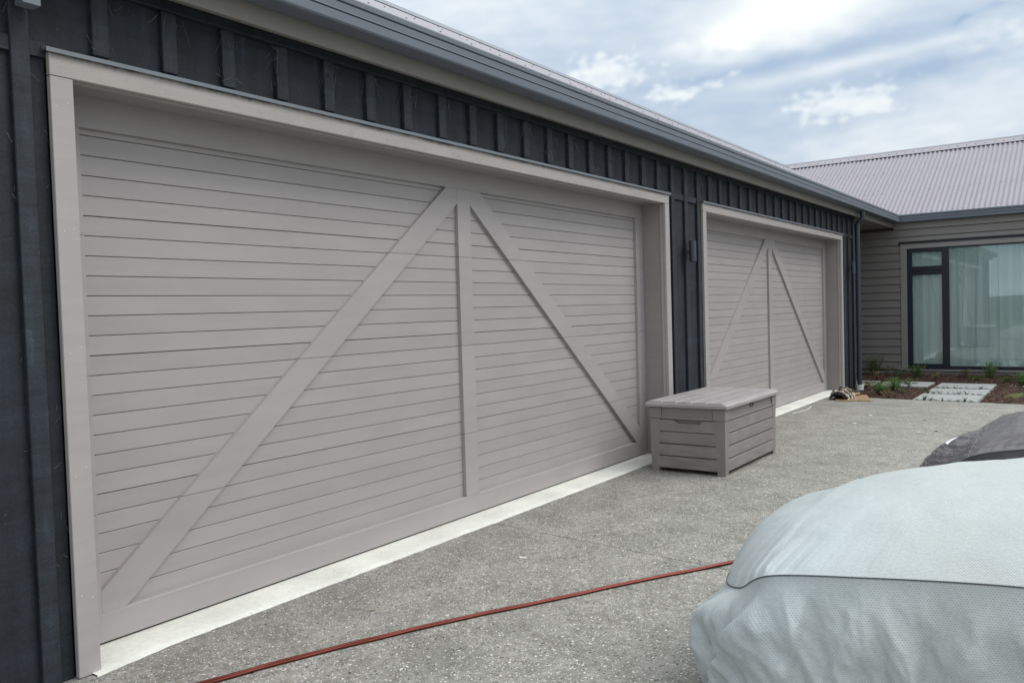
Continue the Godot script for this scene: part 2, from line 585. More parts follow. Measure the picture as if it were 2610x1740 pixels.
func make_sky() -> ImageTexture:
	var W := 2048
	var H := 1024
	var f := PackedFloat32Array()
	f.resize(W * H * 3)
	var n_layer := fnl(101, 1.0, 5)
	var n_fine := fnl(102, 0.55, 5)
	var n_warp := fnl(103, 0.28, 4)
	var blue := Vector3(0.40, 0.52, 0.68)
	var deep := Vector3(0.17, 0.31, 0.56)
	var white := Vector3(0.90, 0.945, 0.955)
	for j in H:
		var el := 90.0 - (j + 0.5) / H * 180.0
		if el < -1.0:
			for i in W:
				var q := (j * W + i) * 3
				f[q] = 0.20
				f[q + 1] = 0.21
				f[q + 2] = 0.18
			continue
		var ce := cos(deg_to_rad(el))
		var se := sin(deg_to_rad(el))
		for i in W:
			var an := (i + 0.5) / W * TAU
			var dx := sin(an) * ce
			var dz := -cos(an) * ce
			var az := rad_to_deg(atan2(dz, dx))
			var k := 1.0 / (se + 0.16)
			# stratiform sheet, drawn out along one direction
			var s := n_layer.get_noise_3d((dx + dz * 0.35) * k * 0.55, (dz - dx * 0.35) * k * 1.1, 0.0)
			var c := clampf(0.62 + s * 0.85 + se * 0.32, 0.0, 1.0)
			var tex := 0.0
			if az > -62.0 and az < 12.0 and el < 32.0:
				var wx := n_warp.get_noise_2d(az, el * 2.2) * 2.0
				var wy := n_warp.get_noise_2d(az + 90.0, el * 2.2 + 40.0) * 0.7
				var a := az + wx
				var e := el + wy
				var fine := n_fine.get_noise_2d(az * 1.5, el * 3.6)
				var fine2 := n_fine.get_noise_2d(az * 0.5 + 200.0, el * 1.9)
				var w := 0.22 + fine2 * 0.14
				w += 0.5 * bump2(a, e, -38.0, 21.5, 10.0, 4.0, 0.0)
				w += 1.05 * bump2(az + wx * 0.5, el + wy * 0.6, -16.5, 18.3, 6.5, 2.0, 0.07)
				w += 0.45 * bump2(a, e, -21.0, 16.9, 3.0, 0.7, 0.1)
				w -= 0.35 * bump2(az, el + wy * 0.3, -16.0, 15.45, 9.0, 0.42, 0.1)
				w += 0.42 * bump2(az, el, -13.0, 14.75, 7.0, 0.35, 0.1)
				w -= 0.3 * bump2(az, el, -8.5, 13.9, 4.5, 0.5, 0.1)
				w += 0.33 * bump2(a, e, -4.0, 12.0, 7.0, 1.5, 0.06)
				w += 0.45 * bump2(a, e, -9.5, 9.8, 8.0, 1.3, 0.04)
				w += 0.35 * clampf((9.5 - el) / 6.0, 0.0, 1.0)
				w += (0.30 + fine * 0.35) * bump2(a, e, -4.2, 15.0, 2.6, 0.9, 0.12)
				w += 0.3 * bump2(a, e, 2.0, 15.0, 4.0, 4.0, 0.0)
				# small heaped clouds with torn edges
				var h := 1.1 * bump2(a, e, -28.7, 15.6, 2.9, 1.35, 0.05) + 0.85 * bump2(a, e, -24.3, 14.15, 1.5, 0.55, 0.25) + 0.8 * bump2(a, e, -22.6, 14.2, 1.1, 0.45, 0.3) + 0.75 * bump2(a, e, -20.7, 14.7, 0.7, 0.45, 0.5)
				h += 1.05 * bump2(a, e, -14.2, 12.7, 2.0, 1.1, 0.0) + 0.95 * bump2(a, e, -11.6, 12.4, 1.9, 0.75, 0.35)
				h = clampf((h + fine * 0.75 - 0.40) * 2.6, 0.0, 1.0)
				w = w + h * (0.66 - 0.58 * clampf(w, 0, 1)) * (1.0 + 0.5 * fine2)
				tex = clampf(bump2(a, e, -6.4, 16.1, 0.8, 0.4, 0.15) + 0.8 * bump2(a, e, -4.6, 16.7, 0.5, 0.35, 0.0) + fine * 0.6 - 0.42, 0.0, 1.0)
				var m := clampf((az + 62.0) / 10.0, 0, 1) * clampf((12.0 - az) / 8.0, 0, 1) * clampf((32.0 - el) / 8.0, 0, 1)
				c = lerpf(c, clampf(w, 0.0, 1.05), m)
				tex *= m
			var v := blue.lerp(white, c)
			v = v.lerp(deep, tex)
			v *= 1.0 + 0.26 * se + 0.75 * clampf((se - 0.4) / 0.6, 0.0, 1.0)
			var q := (j * W + i) * 3
			f[q] = v.x
			f[q + 1] = v.y
			f[q + 2] = v.z
	var im := Image.create_from_data(W, H, false, Image.FORMAT_RGBF, f.to_byte_array())
	return ImageTexture.create_from_image(im)

# ---------------------------------------------------------------- garage
const PITCH := 0.2715
const BAT0 := 1.567
const DOOR_SHIFT := 5.685

func rect(x0: float, y0: float, x1: float, y1: float) -> PackedVector2Array:
	return PackedVector2Array([Vector2(x0, y0), Vector2(x1, y0), Vector2(x1, y1), Vector2(x0, y1)])

func xy(u: float, v: float, w: float) -> Vector3:
	return Vector3(u, v, w)

func make_door(g: Node3D) -> Node3D:
	var d := base("garage_door", Vector3.ZERO, 0, g)
	var x0 := 1.480
	var x1 := 6.304
	var zr := -0.2125
	var zp := -0.2345
	var ys := [1.984]
	for k in 24:
		ys.append(1.958 - 0.0764 * k)
	ys.append(0.124)
	var meshes := {}
	for k in ys.size() - 1:
		var y1: float = ys[k]
		var y0: float = ys[k + 1]
		var section: bool = k > 0 and (k % 7 == 6 - 1 + 0) and k < 22
		var gap := 0.0013
		var lo := Vector3(x0, y0 + gap, zp - 0.03)
		var hi := Vector3(x1, y1 - (0.0022 if section else gap), zp)
		obj("plank", box(lo, hi, 0.0013), M["paint_%d" % ((k * 7 + k / 3) % 3)], d)
	obj("backing", box(Vector3(x0, 0.03, zp - 0.06), Vector3(x1, 2.09, zp - 0.031), 0.0), M.rubber, d)
	obj("top_rail", box(Vector3(x0, 1.982, zr - 0.03), Vector3(x1, 2.12, zr), 0.002), M.paint_0, d)
	obj("bottom_rail", box(Vector3(x0, 0.014, zr - 0.03), Vector3(x1, 0.128, zr), 0.0025), M.paint_1, d)
	obj("bottom_seal", box(Vector3(x0, 0.002, zr - 0.034), Vector3(x1, 0.016, zr - 0.012), 0.0), M.rubber, d)
	var cuts := [[0.1285, 0.5085], [0.5105, 1.0425], [1.0445, 1.5755], [1.5775, 1.9815]]
	var shapes := [
		["stile", rect(x0, 0.0, 1.61, 2.0), 0.0], ["stile", rect(6.177, 0.0, x1, 2.0), 0.0], ["stile", rect(3.8505, 0.0, 3.9735, 2.0), 0.0],
		["brace", PackedVector2Array([Vector2(1.611, 0.1), Vector2(1.674, 0.1), Vector2(3.8495, 1.893), Vector2(3.8495, 2.0), Vector2(3.772, 2.0), Vector2(1.611, 0.213)]), 0.0006],
		["brace", PackedVector2Array([Vector2(6.176, 0.1), Vector2(6.145, 0.1), Vector2(3.9745, 1.893), Vector2(3.9745, 2.0), Vector2(4.052, 2.0), Vector2(6.176, 0.245)]), 0.0006]]
	for s in shapes:
		for c in cuts:
			for p in Geometry2D.intersect_polygons(s[1], rect(0, c[0], 20, c[1])):
				var st := begin()
				prism(st, p, xy, zp - 0.002, zr - s[2])
				obj(s[0], done(st), M["paint_%d" % (rng.randi() % 3)], d)
	return d

func make_frame(g: Node3D) -> Node3D:
	var d := base("door_frame", Vector3.ZERO, 0, g)
	# head casing carries its own grime map, u along x and v down
	var st := begin()
	var lo := Vector3(1.410, 2.0935, -0.024)
	var hi := Vector3(6.378, 2.176, 0.0)
	add_box(st, lo, hi, 0.002)
	st.generate_normals()
	var arr := st.commit_to_arrays()
	var uv := PackedVector2Array()
	for v in arr[Mesh.ARRAY_VERTEX]:
		uv.append(Vector2((v.x - lo.x) / (hi.x - lo.x), (hi.y - v.y) / (hi.y - lo.y) * 0.96 + 0.01))
	arr[Mesh.ARRAY_TEX_UV] = uv
	var hm := ArrayMesh.new()
	hm.add_surface_from_arrays(Mesh.PRIMITIVE_TRIANGLES, arr)
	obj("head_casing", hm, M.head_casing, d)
	obj("jamb_casing", box(Vector3(1.410, 0.0, -0.024), Vector3(1.488, 2.0915, 0.0), 0.002), M.casing, d)
	obj("jamb_casing", box(Vector3(6.297, 0.0, -0.024), Vector3(6.378, 2.0915, 0.0), 0.002), M.casing, d)
	obj("jamb_liner", box(Vector3(1.450, 0.004, -0.25), Vector3(1.476, 2.12, -0.0245), 0.001), M.reveal, d)
	obj("jamb_liner", box(Vector3(6.308, 0.004, -0.25), Vector3(6.334, 2.12, -0.0245), 0.001), M.reveal, d)
	obj("door_stop", box(Vector3(6.300, 0.006, -0.052), Vector3(6.3075, 2.096, -0.026), 0.001), M.casing, d)
	obj("head_liner", box(Vector3(1.4765, 2.098, -0.25), Vector3(6.3075, 2.13, -0.0245), 0.001), M.reveal, d)
	obj("head_stop", box(Vector3(1.4775, 2.090, -0.052), Vector3(6.2995, 2.0975, -0.028), 0.001), M.casing, d)
	var f := begin()
	prism(f, PackedVector2Array([Vector2(-0.034, 2.1775), Vector2(0.0125, 2.1775), Vector2(0.0125, 2.168), Vector2(0.0145, 2.168), Vector2(0.0145, 2.183), Vector2(-0.034, 2.196)]), along_x, 1.396, 6.392)
	obj("head_flashing", done(f), M.flashing, d)
	var nails := begin()
	for y in [0.28, 0.72, 1.15, 1.58, 1.99]:
		for x in [1.432, 1.468, 6.320, 6.356]:
			ball(nails, Vector3(x + rng.randf_range(-0.004, 0.004), y + rng.randf_range(-0.02, 0.02), 0.0), Vector3(0.0028, 0.0028, 0.0012), 6, 4)
	for k in 15:
		ball(nails, Vector3(1.52 + k * 0.33 + rng.randf_range(-0.03, 0.03), 2.112 + rng.randf_range(0, 0.006), 0.0), Vector3(0.0028, 0.0028, 0.0012), 6, 4)
		ball(nails, Vector3(1.56 + k * 0.33 + rng.randf_range(-0.03, 0.03), 2.155 + rng.randf_range(0, 0.006), 0.0), Vector3(0.0028, 0.0028, 0.0012), 6, 4)
	kind(obj("nail_head", done(nails), M.nail, d), "stuff")
	return d

func gutter_profile(back: float) -> PackedVector2Array:
	# (out from wall, y) seen along the gutter; front at back + 0.118
	var f := back + 0.118
	return PackedVector2Array([
		Vector2(back, 2.640), Vector2(back, 2.530), Vector2(back + 0.012, 2.526), Vector2(f - 0.012, 2.524), Vector2(f - 0.004, 2.527), Vector2(f, 2.534),
		Vector2(f, 2.5715), Vector2(f - 0.007, 2.573), Vector2(f - 0.007, 2.577), Vector2(f, 2.5785), Vector2(f + 0.001, 2.580), Vector2(f - 0.001, 2.584),
		Vector2(f - 0.001, 2.614), Vector2(f - 0.008, 2.616), Vector2(f - 0.008, 2.620), Vector2(f - 0.001, 2.6215), Vector2(f + 0.001, 2.624), Vector2(f + 0.001, 2.645), Vector2(f - 0.003, 2.652), Vector2(f - 0.010, 2.654), Vector2(f - 0.014, 2.648), Vector2(f - 0.012, 2.630), Vector2(back + 0.01, 2.600)])

func corrugated(u0: float, u1: float, slope: float, run: float, mitre: Callable) -> ArrayMesh:
	# local: x across the sheet, y up, z down the roof from ridge (0) to eave (run); returns heights over the plane
	var nu := int(round((u1 - u0) / 0.0762 * 10.0))
	return grid_mesh(nu, 2, func(a, b):
		var u: float = lerpf(u0, u1, a)
		var hgt := 0.0105 * cos(u / 0.0762 * TAU)
		var t: float = b * run
		return mitre.call(u, t, hgt), func(a, b): return Vector2(a, b), func(_p): return Vector3.UP)

func make_garage() -> void:
	var g := base("garage")
	tag(g, "long black board and batten garage with two wide taupe doors", "garage")
	# walls behind the cladding
	for w in [[-0.6, 1.449], [6.335, 7.134], [12.02, 12.76]]:
		obj("wall", box(Vector3(w[0], 0.0, -0.20), Vector3(w[1], 2.44, -0.066), 0.0), M.dark_trim, g)
	for w in [[1.4495, 6.3345], [7.1345, 12.0195]]:
		obj("wall", box(Vector3(w[0], 2.131, -0.20), Vector3(w[1], 2.44, -0.066), 0.0), M.dark_trim, g)
	obj("wall", box(Vector3(-0.6, 0, -5.25), Vector3(-0.5, 2.6, -0.201), 0.0), M.dark_trim, g)
	obj("wall", box(Vector3(12.70, 0, -5.25), Vector3(12.78, 2.6, -0.0355), 0.0), M.cladding, g)
	obj("wall", box(Vector3(-0.6, 0, -5.35), Vector3(12.78, 2.6, -5.251), 0.0), M.dark_trim, g)
	obj("floor", box(Vector3(-0.6, -0.1, -5.25), Vector3(12.7, 0.001, -0.26), 0.0), M.footing, g)
	# cladding sheets, one per bay
	var bays := []
	for k in range(-8, 42):
		bays.append(BAT0 + PITCH * k + 0.031)
	var clad := func(x0: float, x1: float, y0: float, y1: float):
		if x1 - x0 > 0.004:
			obj("cladding_panel", box(Vector3(x0 + 0.0005, y0, -0.065), Vector3(x1 - 0.0005, y1, -0.035 + rng.randf_range(-0.001, 0.001)), 0.001), M.cladding, g)
	for k in bays.size() - 1:
		var a: float = bays[k]
		var b: float = bays[k + 1]
		var holes := [[1.4105, 6.3775], [1.4105 + DOOR_SHIFT, 6.3775 + DOOR_SHIFT]]
		clad.call(a, b, 2.1975, 2.45)
		var x := a
		var full := []
		var lo := a
		var hi := b
		for h in holes:
			if lo >= h[0] and hi <= h[1]:
				hi = lo
			elif lo < h[0] and hi > h[0]:
				hi = h[0]
			elif lo < h[1] and hi > h[1]:
				lo = h[1]
		clad.call(lo, hi, -0.03, 2.165)
		if hi - lo > 0.02:
			# flat joint strip between upper and lower sheets
			obj("joint_strip", box(Vector3(lo + 0.001, 2.152, -0.0345), Vector3(hi - 0.001, 2.203, -0.020), 0.001), M.batten, g)
	clad.call(bays[-1], 12.779, -0.03, 2.45)
	var short := box(Vector3(-0.031, 2.1985, -0.0365), Vector3(0.031, 2.432, -0.012), 0.003)
	var tall := box(Vector3(-0.031, -0.02, -0.0365), Vector3(0.031, 2.432, -0.012), 0.003)
	for k in range(-8, 42):
		var xc := BAT0 + PITCH * k + 0.031
		var over := (k >= 0 and k <= 17) or (k >= 21 and k <= 38)
		var o := obj("batten", short if over else tall, M.batten, g, Vector3(xc + rng.randf_range(-0.003, 0.003), 0, 0))
		o.rotation.z = rng.randf_range(-0.002, 0.002)
	obj("corner_board", box(Vector3(12.7, -0.02, -0.0345), Vector3(12.795, 2.43, -0.008), 0.003), M.batten, g)
	obj("top_trim", box(Vector3(-0.6, 2.4325, -0.034), Vector3(12.785, 2.475, -0.004), 0.003), M.dark_trim, g)
	# cobwebs and dust threads, hung under the trim and in the batten corners
	var web := begin()
	for k in 560:
		var kk := rng.randi_range(-2, 41)
		var xc := BAT0 + PITCH * kk + (0.063 if rng.randf() < 0.5 else 0.0) + rng.randf_range(-0.02, 0.03)
		var y0 := 2.425 - rng.randf() * 0.05
		if rng.randf() < 0.3:
			y0 = 2.21 + rng.randf() * 0.03
		var a := Vector3(xc, y0, rng.randf_range(-0.03, 0.0))
		var b := a + Vector3(rng.randf_range(-0.05, 0.05), rng.randf_range(-0.11, 0.03) if y0 > 2.3 else rng.randf_range(0.0, 0.07), rng.randf_range(-0.02, 0.012))
		b.z = maxf(b.z, -0.033)
		var m := (a + b) / 2.0 + Vector3(rng.randf_range(-0.006, 0.006), -0.005, 0)
		var pts := PackedVector3Array()
		for i in 5:
			var t := i / 4.0
			pts.append(a.lerp(m, t).lerp(m.lerp(b, t), t))
		tube(web, pts, rng.randf_range(0.0002, 0.0005), 3)
	for k in 40:
		# along the left edge and beside the jambs
		var xb: float = [1.40, 1.36, 6.395, 7.085, 12.085, 1.29][rng.randi() % 6] + rng.randf_range(-0.012, 0.012)
		var a := Vector3(xb, rng.randf_range(0.4, 2.2), -0.03)
		var b := a + Vector3(rng.randf_range(-0.03, 0.012), rng.randf_range(-0.03, 0.03), rng.randf_range(0.0, 0.02))
		tube(web, PackedVector3Array([a, (a + b) / 2.0 + Vector3(0, -0.002, 0.002), b]), rng.randf_range(0.0002, 0.0005), 3)
	kind(obj("cobweb", done(web), M.web, g), "stuff")
	# doors and their frames
	var d1 := make_door(g)
	var d2 := d1.duplicate()
	put(d2, "garage_door", g)
	d2.position.x = DOOR_SHIFT
	var f1 := make_frame(g)
	var f2 := f1.duplicate()
	put(f2, "door_frame", g)
	f2.position.x = DOOR_SHIFT
	# pale concrete thresholds with a ragged outer edge
	for k in 2:
		var xa := 1.455 + DOOR_SHIFT * k
		var n1 := fnl(300 + k, 2.2, 5)
		var th := grid_mesh(240, 3, func(a, b):
			var x: float = lerpf(xa, xa + 4.87, a)
			var e := 0.004 + n1.get_noise_1d(x * 4.0) * 0.007
			if k == 0:
				e += clampf((1.75 - x) / 0.3, 0.0, 1.0) * 0.035
			var z: float = [-0.26, -0.05, e - 0.006, e][int(round(b * 3))]
			var y: float = [0.006, 0.0055, 0.0045, -0.012][int(round(b * 3))]
			return Vector3(x, y, z), func(a, b): return Vector2(a, b), func(_p): return Vector3.UP)
		obj("threshold", th, M.threshold, g)
	# eaves
	obj("fascia", box(Vector3(-0.62, 2.448, 0.066), Vector3(15.085, 2.62, 0.090), 0.002), M.fascia, g)
	obj("soffit", box(Vector3(-0.6, 2.476, -0.2), Vector3(12.784, 2.486, 0.0655), 0.0), M.fascia, g)
	for k in 4:
		obj("porch_ceiling", box(Vector3(12.7855 + 0.575 * k, 2.452, -2.5), Vector3(13.3575 + 0.575 * k, 2.464, 0.0655), 0.002), M.fascia, g)
	obj("recess_wall", box(Vector3(12.79, -0.04, -2.6), Vector3(15.1, 2.6, -2.501), 0.0), M.weatherboard, g)
	var cuts := [-0.66, 5.775, 11.04, 14.984]
	for k in 3:
		var st := begin()
		var last := k == 2
		var end: float = cuts[k + 1]
		prism(st, gutter_profile(0.0915), func(u, v, w): return Vector3(w + (maxf(0.0, 0.2095 - u) if last and w > 14.0 else 0.0), v, u), cuts[k] + (0.0015 if k > 0 else 0.0), end)
		obj("gutter", done(st), M.gutter, g)
		if k < 2:
			var sl := begin()
			prism(sl, gutter_profile(0.0922), along_x, end - 0.02, end + 0.0012, false)
			obj("gutter_joint", done(sl), M.gutter, g)
	# corrugated roof in sheets
	var t := 0.543
	var run := 2.71
	var eave_z := 0.185
	var slope_dir := Vector3(0, -t, 1)
	var nrm := Vector3(0, 1, t).normalized()
	var w := 0.762
	var t2 := 0.5495
	for side in 2:
		for k in 25:
			var u0 := -0.7 + w * k
			if u0 > 17.4:
				continue
			var u1 := minf(u0 + w, 17.75)
			var lift := 0.0 if k % 2 == 0 else 0.0012
			var mesh := corrugated(u0, u1, t, run, func(u, tt, h):
				var zz: float = tt - run
				var p: Vector3 = Vector3(u, 2.644 - t2 * zz + lift, zz + eave_z) + nrm * h
				if side == 1:
					p.z = -2.525 * 2.0 - p.z
				return p)
			obj("roofing_sheet", mesh, M.roof_sheet, g)
	var fx := begin()
	for k in range(0, 118):
		var x := -0.65 + k * 0.1524
		for q in [0.55, 1.3, 2.1]:
			if q > 0.5 and k % 2 == 1:
				continue
			var p := Vector3(x, 2.644 + t2 * q, eave_z - q) + nrm * 0.0105
			ball(fx, p, Vector3(0.008, 0.006, 0.008), 6, 4)
	kind(obj("roofing_screw", done(fx), M.roof_fixing, g), "stuff")
	var rc := begin()
	var ry := 2.662 + t * run
	prism(rc, PackedVector2Array([Vector2(-2.525 - 0.15, ry - 0.15 * t + 0.017), Vector2(-2.525, ry + 0.02), Vector2(-2.525 + 0.15, ry - 0.15 * t + 0.017), Vector2(-2.525 + 0.15, ry - 0.15 * t + 0.020), Vector2(-2.55 + 0.06, ry + 0.018), Vector2(-2.525, ry + 0.05), Vector2(-2.55 - 0.02, ry + 0.018), Vector2(-2.525 - 0.15, ry - 0.15 * t + 0.020)]), along_x, -0.72, 17.8)
	obj("ridge_cap", done(rc), M.flashing, g)
	# gable end to the left
	var ge := begin()
	prism(ge, PackedVector2Array([Vector2(0.05, 2.45), Vector2(-2.525, 3.95), Vector2(-5.1, 2.45)]), along_x, -0.6, -0.5)
	obj("gable", done(ge), M.cladding, g)
	# downpipe
	var dp := begin()
	var px := 12.545
	var path := PackedVector3Array([Vector3(px, 2.55, 0.158), Vector3(px, 2.46, 0.158)])
	for k in 7:
		var a := k / 6.0
		path.append(Vector3(px, 2.44 - 0.115 * a, lerpf(0.158, 0.088, a * a * (3 - 2 * a))))
	path.append(Vector3(px, 2.29, 0.088))
	path.append(Vector3(px, 0.02, 0.088))
	tube(dp, path, 0.034, 14)
	var pipe := obj("downpipe", done(dp), M.pipe, g)
	var cl := begin()
	tube(cl, PackedVector3Array([Vector3(px, 2.345, 0.090), Vector3(px, 2.29, 0.088)]), 0.038, 14)
	tube(cl, PackedVector3Array([Vector3(px, 2.50, 0.158), Vector3(px, 2.455, 0.158)]), 0.038, 14)
	obj("pipe_socket", done(cl), M.pipe, pipe)
	obj("pipe_bracket", box(Vector3(px - 0.037, 1.2, -0.03), Vector3(px + 0.037, 1.215, 0.05), 0.003), M.pipe, pipe)
	var ws := begin()
	tube(ws, PackedVector3Array([Vector3(px, -0.07, 0.088), Vector3(px, 0.03, 0.088)]), 0.052, 16)
	tube(ws, PackedVector3Array([Vector3(px, 0.018, 0.088), Vector3(px, 0.036, 0.088)]), 0.057, 16)
	obj("drain_collar", done(ws), M.white_pvc, pipe)

func wall_light(x: float, y: float, label: String) -> void:
	var t := base("wall_light", Vector3(x, y, -0.012))
	tag(t, label, "wall light", "cylinder lights on the garage front")
	obj("wall_plate", box(Vector3(-0.022, -0.05, 0.0005), Vector3(0.022, 0.03, 0.012), 0.003), M.lamp_metal, t)
	obj("arm", box(Vector3(-0.012, -0.022, 0.0125), Vector3(0.012, 0.006, 0.03), 0.002), M.lamp_metal, t)
	var st := begin()
	tube(st, PackedVector3Array([Vector3(0, -0.088, 0.056), Vector3(0, 0.088, 0.056)]), 0.031, 20)
	obj("barrel", done(st), M.lamp_metal, t)
	for s in [-1.0, 1.0]:
		var r := begin()
		tube(r, PackedVector3Array([Vector3(0, s * 0.0885, 0.056), Vector3(0, s * 0.0915, 0.056)]), 0.024, 18)
		obj("lens", done(r), M.black_frame, t)

# ---------------------------------------------------------------- house
const HX := 15.1

func make_house() -> void:
	var h := base("house")
	tag(h, "taupe weatherboard house wing under a corrugated iron roof beside the garage", "house")
	var board := func(y0: float, y1: float, z0: float, z1: float):
		var st := begin()
		prism(st, PackedVector2Array([Vector2(HX + 0.03, y0), Vector2(HX + 0.004, y0), Vector2(HX + 0.004, y0 + 0.011), Vector2(HX - 0.016, y0 + 0.012), Vector2(HX - 0.0185, y0 + 0.015), Vector2(HX - 0.010, y1 - 0.001), Vector2(HX + 0.03, y1 - 0.001)]), along_z, z0, z1)
		obj("weatherboard", done(st), M.weatherboard, h)
	for k in 18:
		var y0 := 0.058 + 0.1305 * k
		var y1 := y0 + 0.1305
		if k < 16:
			board.call(y0, y1, -2.5, 0.189)
			board.call(y0, y1, 3.52, 6.6)
		elif k == 16:
			board.call(y0, y1, -2.5, 0.166)
			board.call(y0 + 0.05, y1, 0.1665, 3.55)
			board.call(y0, y1, 3.5505, 6.6)
		else:
			board.call(y0, y1, -2.5, 6.6)
	obj("wall", box(Vector3(HX + 0.0305, -0.1, -2.6), Vector3(HX + 0.14, 2.66, 0.32), 0.0), M.interior, h)
	obj("wall", box(Vector3(HX + 0.0305, -0.1, 3.40), Vector3(HX + 0.14, 2.66, 6.6), 0.0), M.interior, h)
	obj("wall", box(Vector3(HX + 0.0305, 2.10, 0.3205), Vector3(HX + 0.14, 2.66, 3.3995), 0.0), M.interior, h)
	obj("wall", box(Vector3(20.4, -0.1, -5.5), Vector3(20.6, 2.7, 6.6), 0.0), M.weatherboard, h)
	obj("wall", box(Vector3(HX + 0.141, -0.1, 6.5), Vector3(20.399, 2.7, 6.6), 0.0), M.weatherboard, h)
	obj("wall", box(Vector3(HX + 0.141, -0.1, -5.5), Vector3(20.399, 2.7, -5.4), 0.0), M.weatherboard, h)
	obj("room_wall", box(Vector3(18.2, 0.0, -5.39), Vector3(18.3, 2.5, 6.49), 0.0), M.interior, h)
	obj("room_floor", box(Vector3(HX + 0.15, 0.02, -5.39), Vector3(18.19, 0.06, 6.49), 0.0), M.interior, h)
	obj("room_ceiling", box(Vector3(HX + 0.15, 2.42, -5.39), Vector3(18.19, 2.46, 6.49), 0.0), M.interior, h)
	obj("footing", box(Vector3(HX - 0.004, -0.3, -2.5), Vector3(HX + 0.03, 0.0525, 6.6), 0.0), M.footing, h)
	obj("fascia", box(Vector3(HX - 0.026, 2.414, 0.0905), Vector3(HX + 0.028, 2.62, 6.6), 0.002), M.house_trim, h)
	var gs := begin()
	prism(gs, gutter_profile(0.0), func(u, v, w): return Vector3(14.984 + 0.118 - u, v, w if w > 3.0 else 0.2095 + (u - 0.118)), 0.2, 6.62)
	obj("gutter", done(gs), M.gutter, h)
	# window group
	var w := base("window", Vector3.ZERO, 0, h)
	var X := HX - 0.028
	obj("window_casing", box(Vector3(X, 0.0805, 0.190), Vector3(HX + 0.01, 2.0845, 0.289), 0.003), M.house_trim, w)
	obj("window_casing", box(Vector3(X, 0.0805, 3.42), Vector3(HX + 0.01, 2.0845, 3.519), 0.003), M.house_trim, w)
	obj("window_casing", box(Vector3(X, 2.085, 0.190), Vector3(HX + 0.01, 2.170, 3.519), 0.003), M.house_trim, w)
	var hf := begin()
	prism(hf, PackedVector2Array([Vector2(HX + 0.01, 2.171), Vector2(X - 0.014, 2.171), Vector2(X - 0.014, 2.180), Vector2(HX - 0.004, 2.197), Vector2(HX + 0.01, 2.197)]), along_z, 0.168, 3.54)
	obj("head_flashing", done(hf), M.dark_trim, w)
	obj("window_sill", box(Vector3(X - 0.012, 0.050, 0.172), Vector3(HX + 0.01, 0.080, 3.54), 0.003), M.house_trim, w)
	var fx := HX - 0.020
	var fr := func(z0: float, z1: float, y0: float, y1: float, dx := 0.0):
		obj("frame_bar", box(Vector3(fx - dx, y0, z0), Vector3(fx + 0.06, y1, z1), 0.004), M.black_frame, w)
	fr.call(0.2895, 0.372, 0.081, 2.084)
	fr.call(0.3725, 0.812, 2.022, 2.084)
	fr.call(0.3725, 0.812, 0.081, 0.172)
	fr.call(0.3725, 0.812, 1.710, 1.786, 0.004)
	fr.call(0.3725, 0.812, 1.645, 1.7085, 0.004)
	fr.call(0.8125, 0.918, 0.081, 2.084)
	fr.call(0.9185, 3.3745, 2.064, 2.084)
	fr.call(0.9185, 3.3745, 0.081, 0.140)
	fr.call(3.375, 3.4195, 0.081, 2.084)
	for p in [[0.36, 0.82, 1.78, 2.03], [0.36, 0.82, 0.165, 1.65], [0.905, 3.39, 0.13, 2.07]]:
		for k in 2:
			var pg := begin()
			add_box(pg, Vector3(fx + 0.022 + 0.016 * k, p[2], p[0]), Vector3(fx + 0.0225 + 0.016 * k, p[3], p[1]))
			# a pane is one sheet
			var one := begin()
			var xx := fx + 0.022 + 0.016 * k
			quad(one, Vector3(xx, p[2], p[0]), Vector3(xx, p[3], p[0]), Vector3(xx, p[3], p[1]), Vector3(xx, p[2], p[1]), Vector3.LEFT)
			obj("pane", done(one), M.glass, w)
	# roof
	var t := 0.543
	var run := 2.71
	var nrm := Vector3(-t, 1, 0).normalized()
	var wd := 0.762
	for side in 2:
		for k in 16:
			var u0 := -5.6 + wd * k
			var u1 := u0 + wd
			var lift := 0.0 if k % 2 == 0 else 0.002
			var mesh := corrugated(u0, u1 + 0.012, t, run, func(u, tt, hh):
				var q: float = run - tt
				var p: Vector3 = Vector3(15.01 + q, 2.646 + 0.549 * q + lift, u) + nrm * hh
				if side == 1:
					p.x = 17.72 * 2.0 - p.x
				return p)
			obj("roofing_sheet", mesh, M.roof_sheet, h)
	var sc := begin()
	for r in 4:
		var q: float = [0.05, 0.88, 1.75, 2.5][r]
		for k in 80:
			var z := -2.4 + k * 0.0762 * (2 if r != 0 else 2)
			if z > 6.4:
				continue
			var p := Vector3(15.01 + q, 2.646 + 0.549 * q, roundf(z / 0.0762) * 0.0762) + nrm * 0.0105
			ball(sc, p, Vector3(0.009, 0.007, 0.009), 6, 4)
	for k in 60:
		var q := 2.60
		var p := Vector3(15.01 + q, 2.662 + t * q, -2.4 + k * 0.15) + nrm * 0.026
		ball(sc, p, Vector3(0.008, 0.006, 0.008), 6, 4)
	kind(obj("roofing_screw", done(sc), M.roof_fixing, h), "stuff")
	var ry := 2.662 + t * run
	var rc := begin()
	prism(rc, PackedVector2Array([Vector2(17.72 - 0.21, ry - 0.21 * t + 0.017), Vector2(17.72 - 0.21, ry - 0.21 * t + 0.021), Vector2(17.72 - 0.03, ry + 0.010), Vector2(17.72 - 0.012, ry + 0.034), Vector2(17.72 + 0.012, ry + 0.034), Vector2(17.72 + 0.03, ry + 0.010), Vector2(17.72 + 0.16, ry - 0.16 * t + 0.0195), Vector2(17.72 + 0.16, ry - 0.16 * t + 0.017), Vector2(17.72, ry + 0.005)]), along_z, -5.6, 6.6)
	obj("ridge_cap", done(rc), M.roof_cap, h)
